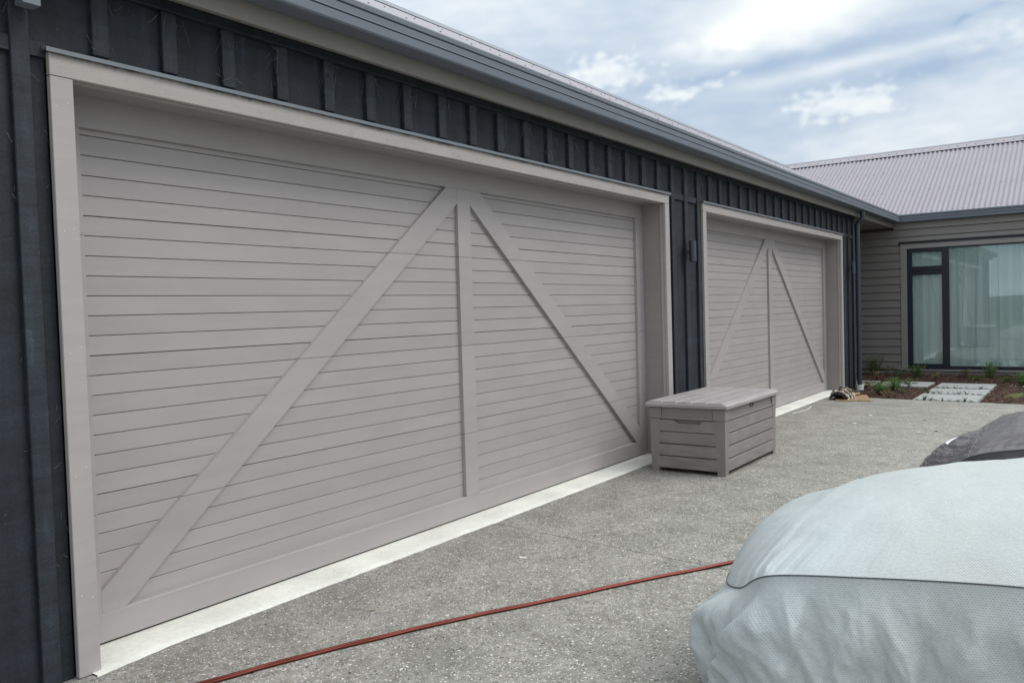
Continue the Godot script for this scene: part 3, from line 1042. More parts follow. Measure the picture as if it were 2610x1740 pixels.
	for z in [-5.5, 6.5]:
		var ge := begin()
		prism(ge, PackedVector2Array([Vector2(15.15, 2.6), Vector2(17.72, 3.98), Vector2(20.3, 2.6)]), along_z, z, z + 0.1)
		obj("gable", done(ge), M.weatherboard, h)

func make_curtains() -> void:
	var nz := fnl(400, 1.5, 3)
	for k in 2:
		var z0: float = [0.30, 1.60][k]
		var z1: float = [1.585, 3.38][k]
		var lean := 0.10
		var cm := grid_mesh(220, 24, func(a, b):
			var y: float = lerpf(0.075, 2.40, b)
			var pull: float = (1.0 - b)
			var z: float = lerpf(z0, z1, a)
			z += lean * sin(a * PI) * (b - 0.5) * 0.8 * (1 if k == 0 else -0.6)
			var ph: float = a * (z1 - z0) * 27.0 + nz.get_noise_2d(a * 3.0, 7.0 * k) * 5.0 + pull * 0.6 * nz.get_noise_2d(a * 6.0, b)
			var x: float = HX + 0.20 + sin(ph) * (0.085 + 0.014 * pull) * (0.75 + 0.5 * nz.get_noise_1d(a * 8.0 + 5.0)) + nz.get_noise_2d(a * 9.0, b * 1.4) * 0.03
			return Vector3(x, y, z), func(a, b): return Vector2(a, b), func(_p): return Vector3.LEFT)
		var o := obj("curtain", cm, M.curtain)
		tag(o, ["pale sheer curtain behind the narrow sash at the left of the window", "pale sheer curtain behind the wide pane, hanging from the parting to the right"][k], "curtain")

# ---------------------------------------------------------------- ground
func make_ground() -> void:
	var gp := fnl(500, 0.004, 4)
	kind(obj("ground", grid_mesh(120, 120, func(a, b):
		var x: float = (a - 0.5) * 2.0
		var z: float = (b - 0.5) * 2.0
		x = signf(x) * pow(absf(x), 2.2) * 900.0
		z = signf(z) * pow(absf(z), 2.2) * 900.0
		var r := Vector2(x - 4.0, z).length()
		var y := -0.10 - clampf((r - 22.0) / 60.0, 0.0, 1.0) * 2.2 - clampf((r - 80.0) / 240.0, 0.0, 1.0) * 6.0
		y += gp.get_noise_2d(x, z) * clampf((r - 40.0) / 200.0, 0.0, 1.0) * 3.0
		return Vector3(x, y, z), func(a, b): return Vector2(a, b), func(_p): return Vector3.UP), M.pasture), "structure")
	var hn := fnl(501, 0.9, 5)
	kind(obj("hills", grid_mesh(360, 10, func(a, b):
		var an: float = a * TAU
		var r: float = lerpf(320.0, 700.0, b)
		var top: float = 12.0 + hn.get_noise_2d(cos(an) * 3.0, sin(an) * 3.0) * 8.0 + hn.get_noise_2d(cos(an) * 22.0, sin(an) * 22.0) * 1.2
		var y: float = -12.0 + sin(clampf(b * 1.35, 0.0, 1.0) * PI / 2.0) * top + hn.get_noise_3d(cos(an) * 14.0, sin(an) * 14.0, b * 6.0) * 1.6
		return Vector3(cos(an) * r, y, sin(an) * r), func(a, b): return Vector2(a, b), func(_p): return Vector3.UP), M.hill), "structure")
	# driveway: two slabs with a saw cut between them
	var d := kind(base("driveway"), "structure")
	var pn := fnl(502, 0.5, 4)
	var mottle := fnl(503, 1.6, 4)
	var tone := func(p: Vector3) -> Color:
		var v := 1.0 + pn.get_noise_2d(p.x, p.z) * 0.15 + mottle.get_noise_2d(p.x * 1.3, p.z * 1.3) * 0.12
		var near_wall := clampf(1.0 - (p.z + mottle.get_noise_2d(p.x * 2.0, 9.0) * 0.3) / 0.55, 0.0, 1.0)  # slab colour goes darker and slightly bluer towards the garage wall, ragged edge
		v *= 1.0 - 0.16 * near_wall
		return Color(v, v, v * (1.0 + 0.02 * near_wall))
	var slab := func(xa: Callable, xb: Callable, nu: int):
		var m := grid_mesh(nu, 80, func(a, b):
			var z: float = lerpf(-0.045, 9.0, b)
			var edge: bool = a <= 0.0 or a >= 1.0 or b <= 0.0 or b >= 1.0
			var x: float = lerpf(xa.call(z), xb.call(z), a)
			return Vector3(x, -0.004 if edge else 0.0, z), func(a, b):
				var z: float = lerpf(-0.045, 9.0, b)
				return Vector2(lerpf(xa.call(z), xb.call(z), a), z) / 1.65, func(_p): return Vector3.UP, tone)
		var o := obj("slab", m, M.aggregate, d)
		return o
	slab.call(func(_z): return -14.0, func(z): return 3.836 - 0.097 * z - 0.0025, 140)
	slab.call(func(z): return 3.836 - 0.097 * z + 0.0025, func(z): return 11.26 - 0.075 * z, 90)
	obj("slab_base", box(Vector3(-14, -0.2, -0.05), Vector3(10.6, -0.012, 9.0), 0.0), M.rubber, d)
	# far edge of the slab, against the garden
	var ed := begin()
	for k in 40:
		var za := -0.05 + k * 0.2263
		var zb := za + 0.2263
		quad(ed, Vector3(11.26 - 0.075 * za, -0.0035, za), Vector3(11.26 - 0.075 * zb, -0.0035, zb), Vector3(11.26 - 0.075 * zb, -0.15, zb), Vector3(11.26 - 0.075 * za, -0.15, za), Vector3.RIGHT)
	obj("slab_edge", done(ed), M.footing, d)
	# garden bed
	var gn := fnl(504, 2.2, 5)
	var flat_at := func(x: float, z: float) -> float:
		var y := -0.045 + gn.get_noise_2d(x * 1.6, z * 1.6) * 0.022 + clampf((x - 13.9) / 1.0, 0.0, 1.0) * 0.045
		if x < 11.45:
			y = minf(y, -0.028)
		return y
	kind(obj("garden_bed", grid_mesh(110, 240, func(a, b):
		var x: float = lerpf(11.0, 15.1, a)
		var z: float = lerpf(-2.5, 9.0, b)
		var y: float = flat_at.call(x, z)
		if z > 0.95 and z < 1.75 and x < 13.76:
			y = minf(y, -0.055)
		if x > 13.1 and x < 13.9 and z > -0.7 and z < 0.9:
			y = minf(y, -0.04)
		if x < 11.26 - 0.075 * z:
			y = -0.06
		return Vector3(x, y, z), func(a, b): return Vector2(a, b), func(_p): return Vector3.UP), M.soil), "structure")
	# bark mulch
	rng.seed = 90
	var chip := begin()
	add_box(chip, Vector3(-0.5, -0.14, -0.18), Vector3(0.5, 0.14, 0.18), 0.08)
	var mm := MultiMesh.new()
	mm.transform_format = MultiMesh.TRANSFORM_3D
	mm.use_colors = true
	mm.mesh = done(chip)
	var spots := []
	while spots.size() < 14000:
		var x := rng.randf_range(11.16, 15.08)
		var z := rng.randf_range(-1.2, 3.6)
		if x < 11.28 - 0.075 * z or (x > 11.33 and x < 13.72 and z > 0.985 and z < 1.70) or (x > 13.12 and x < 13.86 and z > -0.62 and z < 0.88 and not (z > 0.10 and z < 0.2)):
			continue
		spots.append(Vector3(x, 0, z))
	mm.instance_count = spots.size()
	for i in spots.size():
		var p: Vector3 = spots[i]
		var s := rng.randf_range(0.012, 0.042)
		var b := Basis.from_euler(Vector3(rng.randf_range(-0.5, 0.5), rng.randf() * TAU, rng.randf_range(-0.6, 0.6))).scaled_local(Vector3(s, s * rng.randf_range(0.35, 0.8), s * rng.randf_range(0.5, 1.1)))
		mm.set_instance_transform(i, Transform3D(b, Vector3(p.x, flat_at.call(p.x, p.z) + 0.004, p.z)))
		var v := rng.randf_range(0.5, 1.7)
		mm.set_instance_color(i, Color(v, v * rng.randf_range(0.85, 1.05), v * rng.randf_range(0.8, 1.0)))
	var mi := MultiMeshInstance3D.new()
	mi.multimesh = mm
	mi.material_override = M.mulch
	put(mi, "bark_mulch")
	kind(tag(mi, "reddish brown bark mulch spread over the garden bed", "mulch"), "stuff")
	# stepping path
	var path := kind(base("stepping_path"), "structure")
	var pv := [[11.345, 12.10, 0.985, 1.695], [12.20, 12.895, 0.985, 1.695], [12.995, 13.70, 0.985, 1.695], [13.13, 13.85, 0.19, 0.875], [13.13, 13.85, -0.60, 0.105]]
	for p in pv:
		var o := obj("paver", box(Vector3(p[0], -0.07, p[2]), Vector3(p[1], -0.018, p[3]), 0.004), M.paver, path)
		o.position.y = rng.randf_range(-0.003, 0.003)

# ---------------------------------------------------------------- plants
func blade(st: SurfaceTool, at: Vector3, dir: Vector3, length: float, width: float, droop: float) -> void:
	var side := dir.cross(Vector3(0.31, 0.2, 0.93)).normalized() * width / 2.0
	var p := at
	var d := dir.normalized()
	var n := 3
	for i in n:
		var q := p + d * length / n
		var w0 := 1.0 - float(i) / n
		var w1 := 1.0 - float(i + 1) / n
		if i == 0:
			w0 = 0.7
		var up := side.cross(d)
		tri(st, p - side * w0, p + side * w0, q + side * w1, up)
		if w1 > 0.0:
			tri(st, p - side * w0, q + side * w1, q - side * w1, up)
		p = q
		d = (d + Vector3.DOWN * droop / n).normalized()

func tuft_plant(called: String, at: Vector3, height: float, spread: float, count: int, leaf: String, label: String, group: String, seed_: int) -> void:
	# many narrow leaves on upright stems
	rng.seed = seed_
	var t := base(called, at)
	tag(t, label, "plant", group)
	var leaves := begin()
	var stems := begin()
	for s in count:
		var a := rng.randf() * TAU
		var lean := rng.randf() * spread
		var tip := Vector3(cos(a) * lean, height * rng.randf_range(0.6, 1.0), sin(a) * lean)
		var foot := Vector3(cos(a), 0, sin(a)) * rng.randf() * spread * 0.25
		tube(stems, PackedVector3Array([foot, foot.lerp(tip, 0.5) + Vector3(0, 0.01, 0), tip]), 0.0016, 4)
		for k in 16:
			var u := rng.randf_range(0.15, 1.0)
			var b := rng.randf() * TAU
			blade(leaves, foot.lerp(tip, u), Vector3(cos(b), rng.randf_range(0.4, 1.6), sin(b)), rng.randf_range(0.028, 0.06), 0.010, 0.3)
	obj("stem", done(stems), M.stem, t)
	obj("foliage", done(leaves), M[leaf], t)

func scraggly(at: Vector3, height: float, spread: float, label: String, group: String, seed_: int, dry: bool) -> void:
	rng.seed = seed_
	var t := base("garden_shrub", at)
	tag(t, label, "plant", group)
	var stems := begin()
	var leaves := begin()
	for s in 13:
		var a := rng.randf() * TAU
		var tip := Vector3(cos(a) * spread * rng.randf(), height * rng.randf_range(0.4, 1.0), sin(a) * spread * rng.randf())
		var mid := tip * 0.5 + Vector3(rng.randf_range(-0.02, 0.02), 0.03, rng.randf_range(-0.02, 0.02))
		tube(stems, PackedVector3Array([Vector3.ZERO, mid, tip]), 0.002, 4)
		for k in 14:
			var u := rng.randf_range(0.2, 1.0)
			var b := rng.randf() * TAU
			var p := mid.lerp(tip, u)
			blade(leaves, p, Vector3(cos(b), rng.randf_range(-0.3, 0.8), sin(b)), rng.randf_range(0.025, 0.055), 0.016, 0.6)
	obj("stem", done(stems), M.stem, t)
	obj("foliage", done(leaves), M["leaf_dry" if dry else "leaf_olive"], t)

func make_plants() -> void:
	var G := "bright green bushy herbs in the garden bed"
	tuft_plant("herb_bush", Vector3(14.86, -0.02, -0.20), 0.33, 0.18, 60, "leaf_bright", "tall bright green bush against the weatherboards just behind the downpipe", G, 1)
	tuft_plant("herb_bush", Vector3(12.02, -0.05, 0.47), 0.19, 0.19, 60, "leaf_bright", "low bright green bush nearest the driveway, left of the stepping slabs", G, 2)
	tuft_plant("herb_bush", Vector3(12.60, -0.05, 0.55), 0.20, 0.17, 52, "leaf_bright", "bright green bush in front of the left rear slab", G, 3)
	tuft_plant("herb_bush", Vector3(14.52, -0.03, 0.53), 0.22, 0.17, 48, "leaf_bright", "green bush under the left corner of the window sill", G, 4)
	tuft_plant("herb_bush", Vector3(14.72, -0.03, 1.53), 0.28, 0.16, 44, "leaf_bright", "slender green bush under the middle of the wide window pane", G, 5)
	tuft_plant("herb_bush", Vector3(13.80, -0.04, 2.00), 0.20, 0.16, 40, "leaf_bright", "green bush at the right edge of the picture beyond the slabs", G, 6)
	var S := "straggly young shrubs in the mulch"
	scraggly(Vector3(14.9, -0.01, 0.02), 0.15, 0.22, "dark straggly shrub by the footing below the lowest weatherboard", S, 11, false)
	scraggly(Vector3(14.0, -0.03, 0.03), 0.16, 0.16, "straggly shrub with yellowing leaves between the downpipe and the rear slab", S, 12, true)
	scraggly(Vector3(14.62, -0.02, 0.22), 0.13, 0.22, "olive shrub on the mulch behind the left rear slab", S, 13, false)
	scraggly(Vector3(14.15, -0.04, 0.82), 0.14, 0.17, "shrub with tan curled leaves above the corner of the third slab", S, 14, true)
	scraggly(Vector3(14.68, -0.02, 1.17), 0.14, 0.12, "spindly pale stemmed shrub below the wide pane", S, 15, true)
	scraggly(Vector3(14.35, -0.03, 1.38), 0.08, 0.16, "low olive shrub behind the right end of the third slab", S, 16, false)
	scraggly(Vector3(14.2, -0.04, 1.79), 0.09, 0.18, "yellow green spreading shrub to the right of the slabs", S, 17, false)
	scraggly(Vector3(13.0, -0.03, 0.66), 0.15, 0.16, "arching thin stemmed shrub in front of the rear slab", S, 18, false)
	scraggly(Vector3(11.68, -0.05, 0.64), 0.10, 0.10, "small dry shrub close to the driveway edge", S, 19, true)
	scraggly(Vector3(12.3, -0.05, 0.66), 0.08, 0.10, "small yellowish shrub between two bright green bushes", S, 20, false)
	scraggly(Vector3(12.75, -0.04, 0.12), 0.12, 0.22, "brown leafed shrub beside the drain collar of the downpipe", S, 21, true)
	# dwarf grass tufts in the gaps between the slabs
	rng.seed = 33
	var kinds := []
	for v in 3:
		var st := begin()
		for k in 13:
			var a := rng.randf() * TAU
			blade(st, Vector3(rng.randf_range(-0.01, 0.01), 0, rng.randf_range(-0.01, 0.01)), Vector3(cos(a), rng.randf_range(0.8, 2.4), sin(a)), rng.randf_range(0.05, 0.11), 0.009, 0.9)
		kinds.append(done(st))
	var rows := [[11.325, "front", "driveway edge"], [12.155, "middle", "first and second slab"], [12.945, "rear", "second and third slab"]]
	for r in rows.size():
		for k in 9:
			var z := 1.03 + k * 0.077 + rng.randf_range(-0.014, 0.014)
			var o := obj("grass_tuft", kinds[(k + r) % 3], M.leaf_dark, self, Vector3(rows[r][0] - 0.004 + rng.randf_range(-0.008, 0.008), -0.03, z))
			o.rotation.y = rng.randf() * TAU
			var s := rng.randf_range(0.55, 1.1)
			o.scale = Vector3(s, s, s)
			tag(o, ["leftmost", "second", "third", "fourth", "middle", "sixth", "seventh", "eighth", "rightmost"][k] + " dark grass tuft from the left in the " + ["row in front of the first slab", "gap between first and second slab", "gap between second and third slab"][r], "plant", "grass tufts, %s row" % rows[r][1])
	# moss patch with small white flowers
	var mn := fnl(600, 9.0, 4)
	var ms := obj("moss", grid_mesh(40, 40, func(a, b):
		var an: float = a * TAU
		var r: float = b * (0.17 + mn.get_noise_2d(cos(an) * 0.5, sin(an) * 0.5) * 0.2)
		var p := Vector3(cos(an) * r * 1.3, 0, sin(an) * r)
		p.y = 0.028 * (1.0 - b * b) + mn.get_noise_2d(p.x * 6.0, p.z * 6.0) * 0.02 - 0.012 * b
		return p, func(a, b): return Vector2(a, b), func(_p): return Vector3.UP), M.moss, self, Vector3(12.35, -0.035, 2.12))
	kind(tag(ms, "yellow green moss patch on the mulch at the right edge of the picture", "moss"), "stuff")
	rng.seed = 35
	for k in 7:
		var f := begin()
		for q in 5:
			var a := TAU * q / 5.0
			blade(f, Vector3.ZERO, Vector3(cos(a), 0.5, sin(a)), 0.016, 0.012, 0.2)
		var o := obj("small_flower", done(f), M.petal, self, Vector3(rng.randf_range(12.9, 13.7), -0.01, rng.randf_range(1.85, 2.15)))
		tag(o, "tiny white flower in the mulch right of the slabs", "flower", "tiny white flowers right of the slabs")

# ---------------------------------------------------------------- storage box
func make_box() -> void:
	var t := base("storage_box", Vector3(5.675, 0, 0.118))
	tag(t, "brown grey plastic deck box with plank pattern between the two garage doors", "storage box")
	var L := 1.145
	var Wd := 0.60
	var H := 0.495
	var inset := 0.018
	# legs: tapered corner posts with a cap block
	for sx in [0, 1]:
		for sz in [0, 1]:
			var st := begin()
			var x0: float = 0.0 if sx == 0 else L
			var z0: float = 0.0 if sz == 0 else Wd
			var dx := 1.0 if sx == 0 else -1.0
			var dz := 1.0 if sz == 0 else -1.0
			var wt := 0.082
			var wb := 0.060
			var p := []
			for yy in [0.0, 0.40]:
				var w := wb if yy == 0.0 else wt
				var off := 0.010 if yy == 0.0 else 0.004
				p.append([Vector3(x0 + dx * off, yy, z0 + dz * off), Vector3(x0 + dx * (off + w), yy, z0 + dz * off), Vector3(x0 + dx * (off + w), yy, z0 + dz * (off + w)), Vector3(x0 + dx * off, yy, z0 + dz * (off + w))])
			var ctr: Vector3 = (p[0][0] + p[1][2]) / 2.0
			for k in 4:
				var k2 := (k + 1) % 4
				quad(st, p[0][k], p[0][k2], p[1][k2], p[1][k], (p[0][k] + p[1][k2]) / 2.0 - ctr)
			quad(st, p[0][0], p[0][1], p[0][2], p[0][3], Vector3.DOWN)
			quad(st, p[1][0], p[1][1], p[1][2], p[1][3], Vector3.UP)
			obj("leg", done(st), M.box_frame, t)
			var a := Vector3(minf(x0, x0 + dx * 0.098), 0.402, minf(z0, z0 + dz * 0.098))
			obj("corner_cap", box(a, a + Vector3(0.098, 0.086, 0.098), 0.004), M.box_frame, t)
	# boards
	var ys := [0.026, 0.120, 0.213, 0.306, 0.398]
	for k in 4:
		var y0: float = ys[k] + 0.0035
		var y1: float = ys[k + 1] - 0.0035
		for side in 2:
			var z := Wd - inset if side == 1 else inset
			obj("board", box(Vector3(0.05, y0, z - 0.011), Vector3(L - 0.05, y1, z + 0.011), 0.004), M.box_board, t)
			var x := L - inset if side == 1 else inset
			if side == 0 and k == 3:
				# top board of the end carries the hand hold
				var st := begin()
				prism(st, PackedVector2Array([Vector2(0.05, y0), Vector2(Wd - 0.05, y0), Vector2(Wd - 0.05, y1), Vector2(0.425, y1), Vector2(0.40, y1 - 0.026), Vector2(0.235, y1 - 0.026), Vector2(0.19, y1), Vector2(0.05, y1)]), func(u, v, w): return Vector3(w, v, u), x - 0.011, x + 0.011)
				obj("board", done(st), M.box_board, t)
			else:
				obj("board", box(Vector3(x - 0.011, y0, 0.05), Vector3(x + 0.011, y1, Wd - 0.05), 0.004), M.box_board, t)
	obj("inner_shell", box(Vector3(inset + 0.013, 0.04, inset + 0.013), Vector3(L - inset - 0.013, 0.47, Wd - inset - 0.013), 0.0), M.box_frame, t)
	# rim under the lid, stepped
	for side in 2:
		var z := Wd - 0.014 if side == 1 else 0.014
		obj("rim", box(Vector3(0.0985, 0.402, z - 0.012), Vector3(L - 0.0985, 0.492, z + 0.002 + 0.0 * side), 0.003), M.box_frame, t)
		obj("rim_lip", box(Vector3(0.0985, 0.401, z - 0.004), Vector3(L - 0.0985, 0.420, z + 0.010 if side == 1 else z - 0.012), 0.002), M.box_frame, t) if side == 1 else null
		var x := L - 0.014 if side == 1 else 0.014
		obj("rim", box(Vector3(x - 0.006, 0.402, 0.0985), Vector3(x + 0.006, 0.492, Wd - 0.0985), 0.003), M.box_frame, t)
		if side == 0:
			obj("rim_lip", box(Vector3(x - 0.012, 0.401, 0.0985), Vector3(x + 0.004, 0.420, Wd - 0.0985), 0.002), M.box_frame, t)
	# lid: frame with bevelled skirt, five long boards
	var lid := base("lid", Vector3.ZERO, 0, t)
	var sk := begin()
	var o := 0.022
	var y0 := 0.493
	var y1 := 0.513
	var y2 := 0.533
	var c1 := [Vector3(-o, y0, -o), Vector3(L + o, y0, -o), Vector3(L + o, y0, Wd + o), Vector3(-o, y0, Wd + o)]
	var c2 := [Vector3(-o, y1, -o), Vector3(L + o, y1, -o), Vector3(L + o, y1, Wd + o), Vector3(-o, y1, Wd + o)]
	var b := 0.012
	var c3 := [Vector3(-o + b, y2 - 0.006, -o + b), Vector3(L + o - b, y2 - 0.006, -o + b), Vector3(L + o - b, y2 - 0.006, Wd + o - 0.03), Vector3(-o + b, y2 - 0.006, Wd + o - 0.03)]
	for k in 4:
		var k2 := (k + 1) % 4
		var out: Vector3 = (c1[k] + c1[k2]) / 2.0 - Vector3(L / 2.0, y0, Wd / 2.0)
		quad(sk, c1[k], c1[k2], c2[k2], c2[k], out)
		quad(sk, c2[k], c2[k2], c3[k2], c3[k], out + Vector3.UP)
	quad(sk, c1[0], c1[1], c1[2], c1[3], Vector3.DOWN)
	quad(sk, c3[0], c3[1], c3[2], c3[3], Vector3.UP)
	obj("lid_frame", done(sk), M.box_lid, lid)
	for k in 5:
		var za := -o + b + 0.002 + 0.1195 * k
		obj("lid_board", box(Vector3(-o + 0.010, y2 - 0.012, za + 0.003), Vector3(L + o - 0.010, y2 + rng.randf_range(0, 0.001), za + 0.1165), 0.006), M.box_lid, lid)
	# hasp at the middle of the front
	var hs := begin()
	var cx := L * 0.50
	add_box(hs, Vector3(cx - 0.024, 0.452, Wd - 0.011), Vector3(cx + 0.024, 0.490, Wd + 0.004), 0.004)
	obj("hasp", done(hs), M.box_frame, t)
	var rg := begin()
	var ringp := PackedVector3Array()
	for k in 11:
		var a := PI * k / 10.0
		ringp.append(Vector3(cx + cos(a) * 0.012, 0.470 - 0.004 + sin(a) * 0.014, Wd + 0.008))
	tube(rg, ringp, 0.003, 6)
	tube(rg, PackedVector3Array([Vector3(cx - 0.018, 0.455, Wd + 0.006), Vector3(cx - 0.014, 0.478, Wd + 0.009)]), 0.004, 6)
	obj("lock_ring", done(rg), M.lock, t)

# ---------------------------------------------------------------- covered cars
func spline(pts: PackedVector3Array, t: float) -> Vector3:
	var n := pts.size() - 1
	var f := clampf(t, 0.0, 1.0) * n
	var i := mini(int(f), n - 1)
	var u := f - i
	return pts[i].cubic_interpolate(pts[i + 1], pts[maxi(i - 1, 0)], pts[mini(i + 2, n)], u)

func table(xs: PackedVector2Array, x: float) -> float:
	for i in xs.size() - 1:
		if x <= xs[i + 1].x or i == xs.size() - 2:
			var u := clampf((x - xs[i].x) / (xs[i + 1].x - xs[i].x), 0.0, 1.0)
			var p := xs[maxi(i - 1, 0)]
			var q := xs[mini(i + 2, xs.size() - 1)]
			return cubic_interpolate(xs[i].y, xs[i + 1].y, p.y, q.y, u)
	return xs[0].y

func make_cover(called: String, at: Vector3, S: PackedVector3Array, spine: PackedVector2Array, xc: float, zpole: float, fold: float, seed_: int, matc: Material, matc2: Material, label: String, dome: float, pleats: Array, wrinkle: float) -> Node3D:
	var t := base(called, at)
	tag(t, label, "covered car", "cars under fitted covers")
	var n1 := fnl(seed_, 1.0, 4)
	var n2 := fnl(seed_ + 1, 3.2, 4)
	# arc length along the shoulder line
	var na := 1200
	var arc := PackedFloat32Array([0.0])
	for i in na:
		arc.append(arc[-1] + spline(S, float(i) / na).distance_to(spline(S, float(i + 1) / na)))
	var arc_at := func(a: float) -> float:
		var f := clampf(a, 0.0, 1.0) * na
		var i := mini(int(f), na - 1)
		return lerpf(arc[i], arc[i + 1], f - i)
	# most of the points where the cloth turns round the nose
	var warp := func(u: float) -> float:
		return u / 0.15 * 0.24 if u < 0.15 else (0.24 + (u - 0.15) / 0.7 * 0.42 if u < 0.85 else 0.66 + (u - 0.85) / 0.15 * 0.34)
	var shape := func(a: float, b: float) -> Vector3:
		var s := spline(S, a)
		var ds := spline(S, minf(a + 0.004, 1.0)) - spline(S, maxf(a - 0.004, 0.0))
		var out := Vector3(ds.z, 0, -ds.x).normalized()
		if out.dot(Vector3(s.x - xc, 0, s.z - (zpole + 0.6 if s.z < zpole + 0.6 else s.z))) < 0.0:
			out = -out
		var l: float = arc_at.call(a)
		var p: Vector3
		if b < 0.42:
			# side panel, from hem up to shoulder
			var q := b / 0.42
			p = Vector3(s.x, lerpf(0.05, s.y, q), s.z)
			var hang := 1.0 - q
			var open := smoothstep(0.0, 0.35, hang)
			var bulge := 0.022 * sin(hang * PI * 0.8)
			var corner := exp(-pow((a - 0.40) / 0.035, 2.0)) + exp(-pow((a - 0.60) / 0.035, 2.0))
			bulge += fold * 1.45 * corner * smoothstep(0.0, 0.32, hang) * (1.0 - 0.7 * hang * hang)
			p.y += corner * 0.02 * sin(PI * clampf(hang * 2.4, 0.0, 1.0))
			# soft drapes that hang and lean a little
			var lean := l + hang * 0.16 * (1.0 if a < 0.5 else -1.0)
			bulge += (0.5 - absf(n2.get_noise_2d(lean * 1.25, hang * 0.22))) * 0.05 * open
			bulge += n2.get_noise_2d(lean * 3.0 + 40.0, hang * 0.7) * 0.010 * open
			for f in pleats:
				# [arc at the seam, drift towards the hem, width, height, sharp side]
				var dx: float = (l - f[0] - f[1] * hang) / f[2]
				if absf(dx) < 4.0:
					var w: float = 1.0 if dx * f[4] < 0.0 else 0.2
					bulge += f[3] * exp(-pow(dx / w, 2.0)) * open
			p += out * bulge
		else:
			var q := (b - 0.42) / 0.58
			var zc := maxf(s.z, zpole)
			var c := Vector3(xc, table(spine, zc), zc)
			var m := s.lerp(c, 0.34 if s.z >= zpole else 0.28)
			m.y = lerpf(s.y, c.y, dome)
			p = s.lerp(m, q).lerp(m.lerp(c, q), q)
			p.y += n2.get_noise_2d(p.x * 1.2, p.z * 1.2) * 0.006 * smoothstep(0.0, 0.4, q)
			if wrinkle > 0.0:
				var rid := 1.0 - absf(n1.get_noise_2d(q * 7.0 + l * 0.25, l * 0.4 + 3.0)) * 4.5
				p.y += wrinkle * maxf(rid, -0.5) * smoothstep(0.0, 0.1, q) * exp(-q * 1.3)
			# pulled creases run inwards from the corner of the nose
			var nose := clampf(1.0 - (s.z - zpole) / 0.4, 0.0, 1.0)
			var cr := 1.0 - absf(n1.get_noise_1d(l * 6.0 + q * 0.8)) * 3.5
			p.y += cr * 0.014 * exp(-q * 5.0) * nose * smoothstep(0.0, 0.08, q)
		return p
	cover_shape = shape
	var tone := func(p: Vector3) -> Color:
		var v := 0.97 + n1.get_noise_3d(p.x * 0.9, p.y * 0.9, p.z * 0.9) * 0.07 + n2.get_noise_3d(p.x * 2.4, p.y * 2.4, p.z * 2.4) * 0.05
		var g := n1.get_noise_3d(p.x * 0.5 + 9.0, p.y * 0.5, p.z * 0.5) * 0.05
		return Color(v - g, v, v + g)
	var bands := [["top_panel", 0.4201, 1.0, 70, matc], ["side_panel", 0.0, 0.4199, 60, matc2]]
	for bd in bands:
		obj(bd[0], grid_mesh(640, bd[3], func(u, b): return shape.call(warp.call(u), lerpf(bd[1], bd[2], b)), func(u, b):
			return Vector2(arc_at.call(warp.call(u)), lerpf(bd[1], bd[2], b) * 1.55) / 0.118, func(p): return Vector3(p.x - xc, 0.3, p.z - zpole - 0.8), tone), bd[4], t)
	var sm := begin()
	var pts := PackedVector3Array()
	for i in 321:
		pts.append(shape.call(warp.call(i / 320.0), 0.4201) + Vector3(0, 0.0008, 0))
	tube(sm, pts, 0.0022, 5)
	obj("seam", done(sm), M.cover_seam, t)
	return t

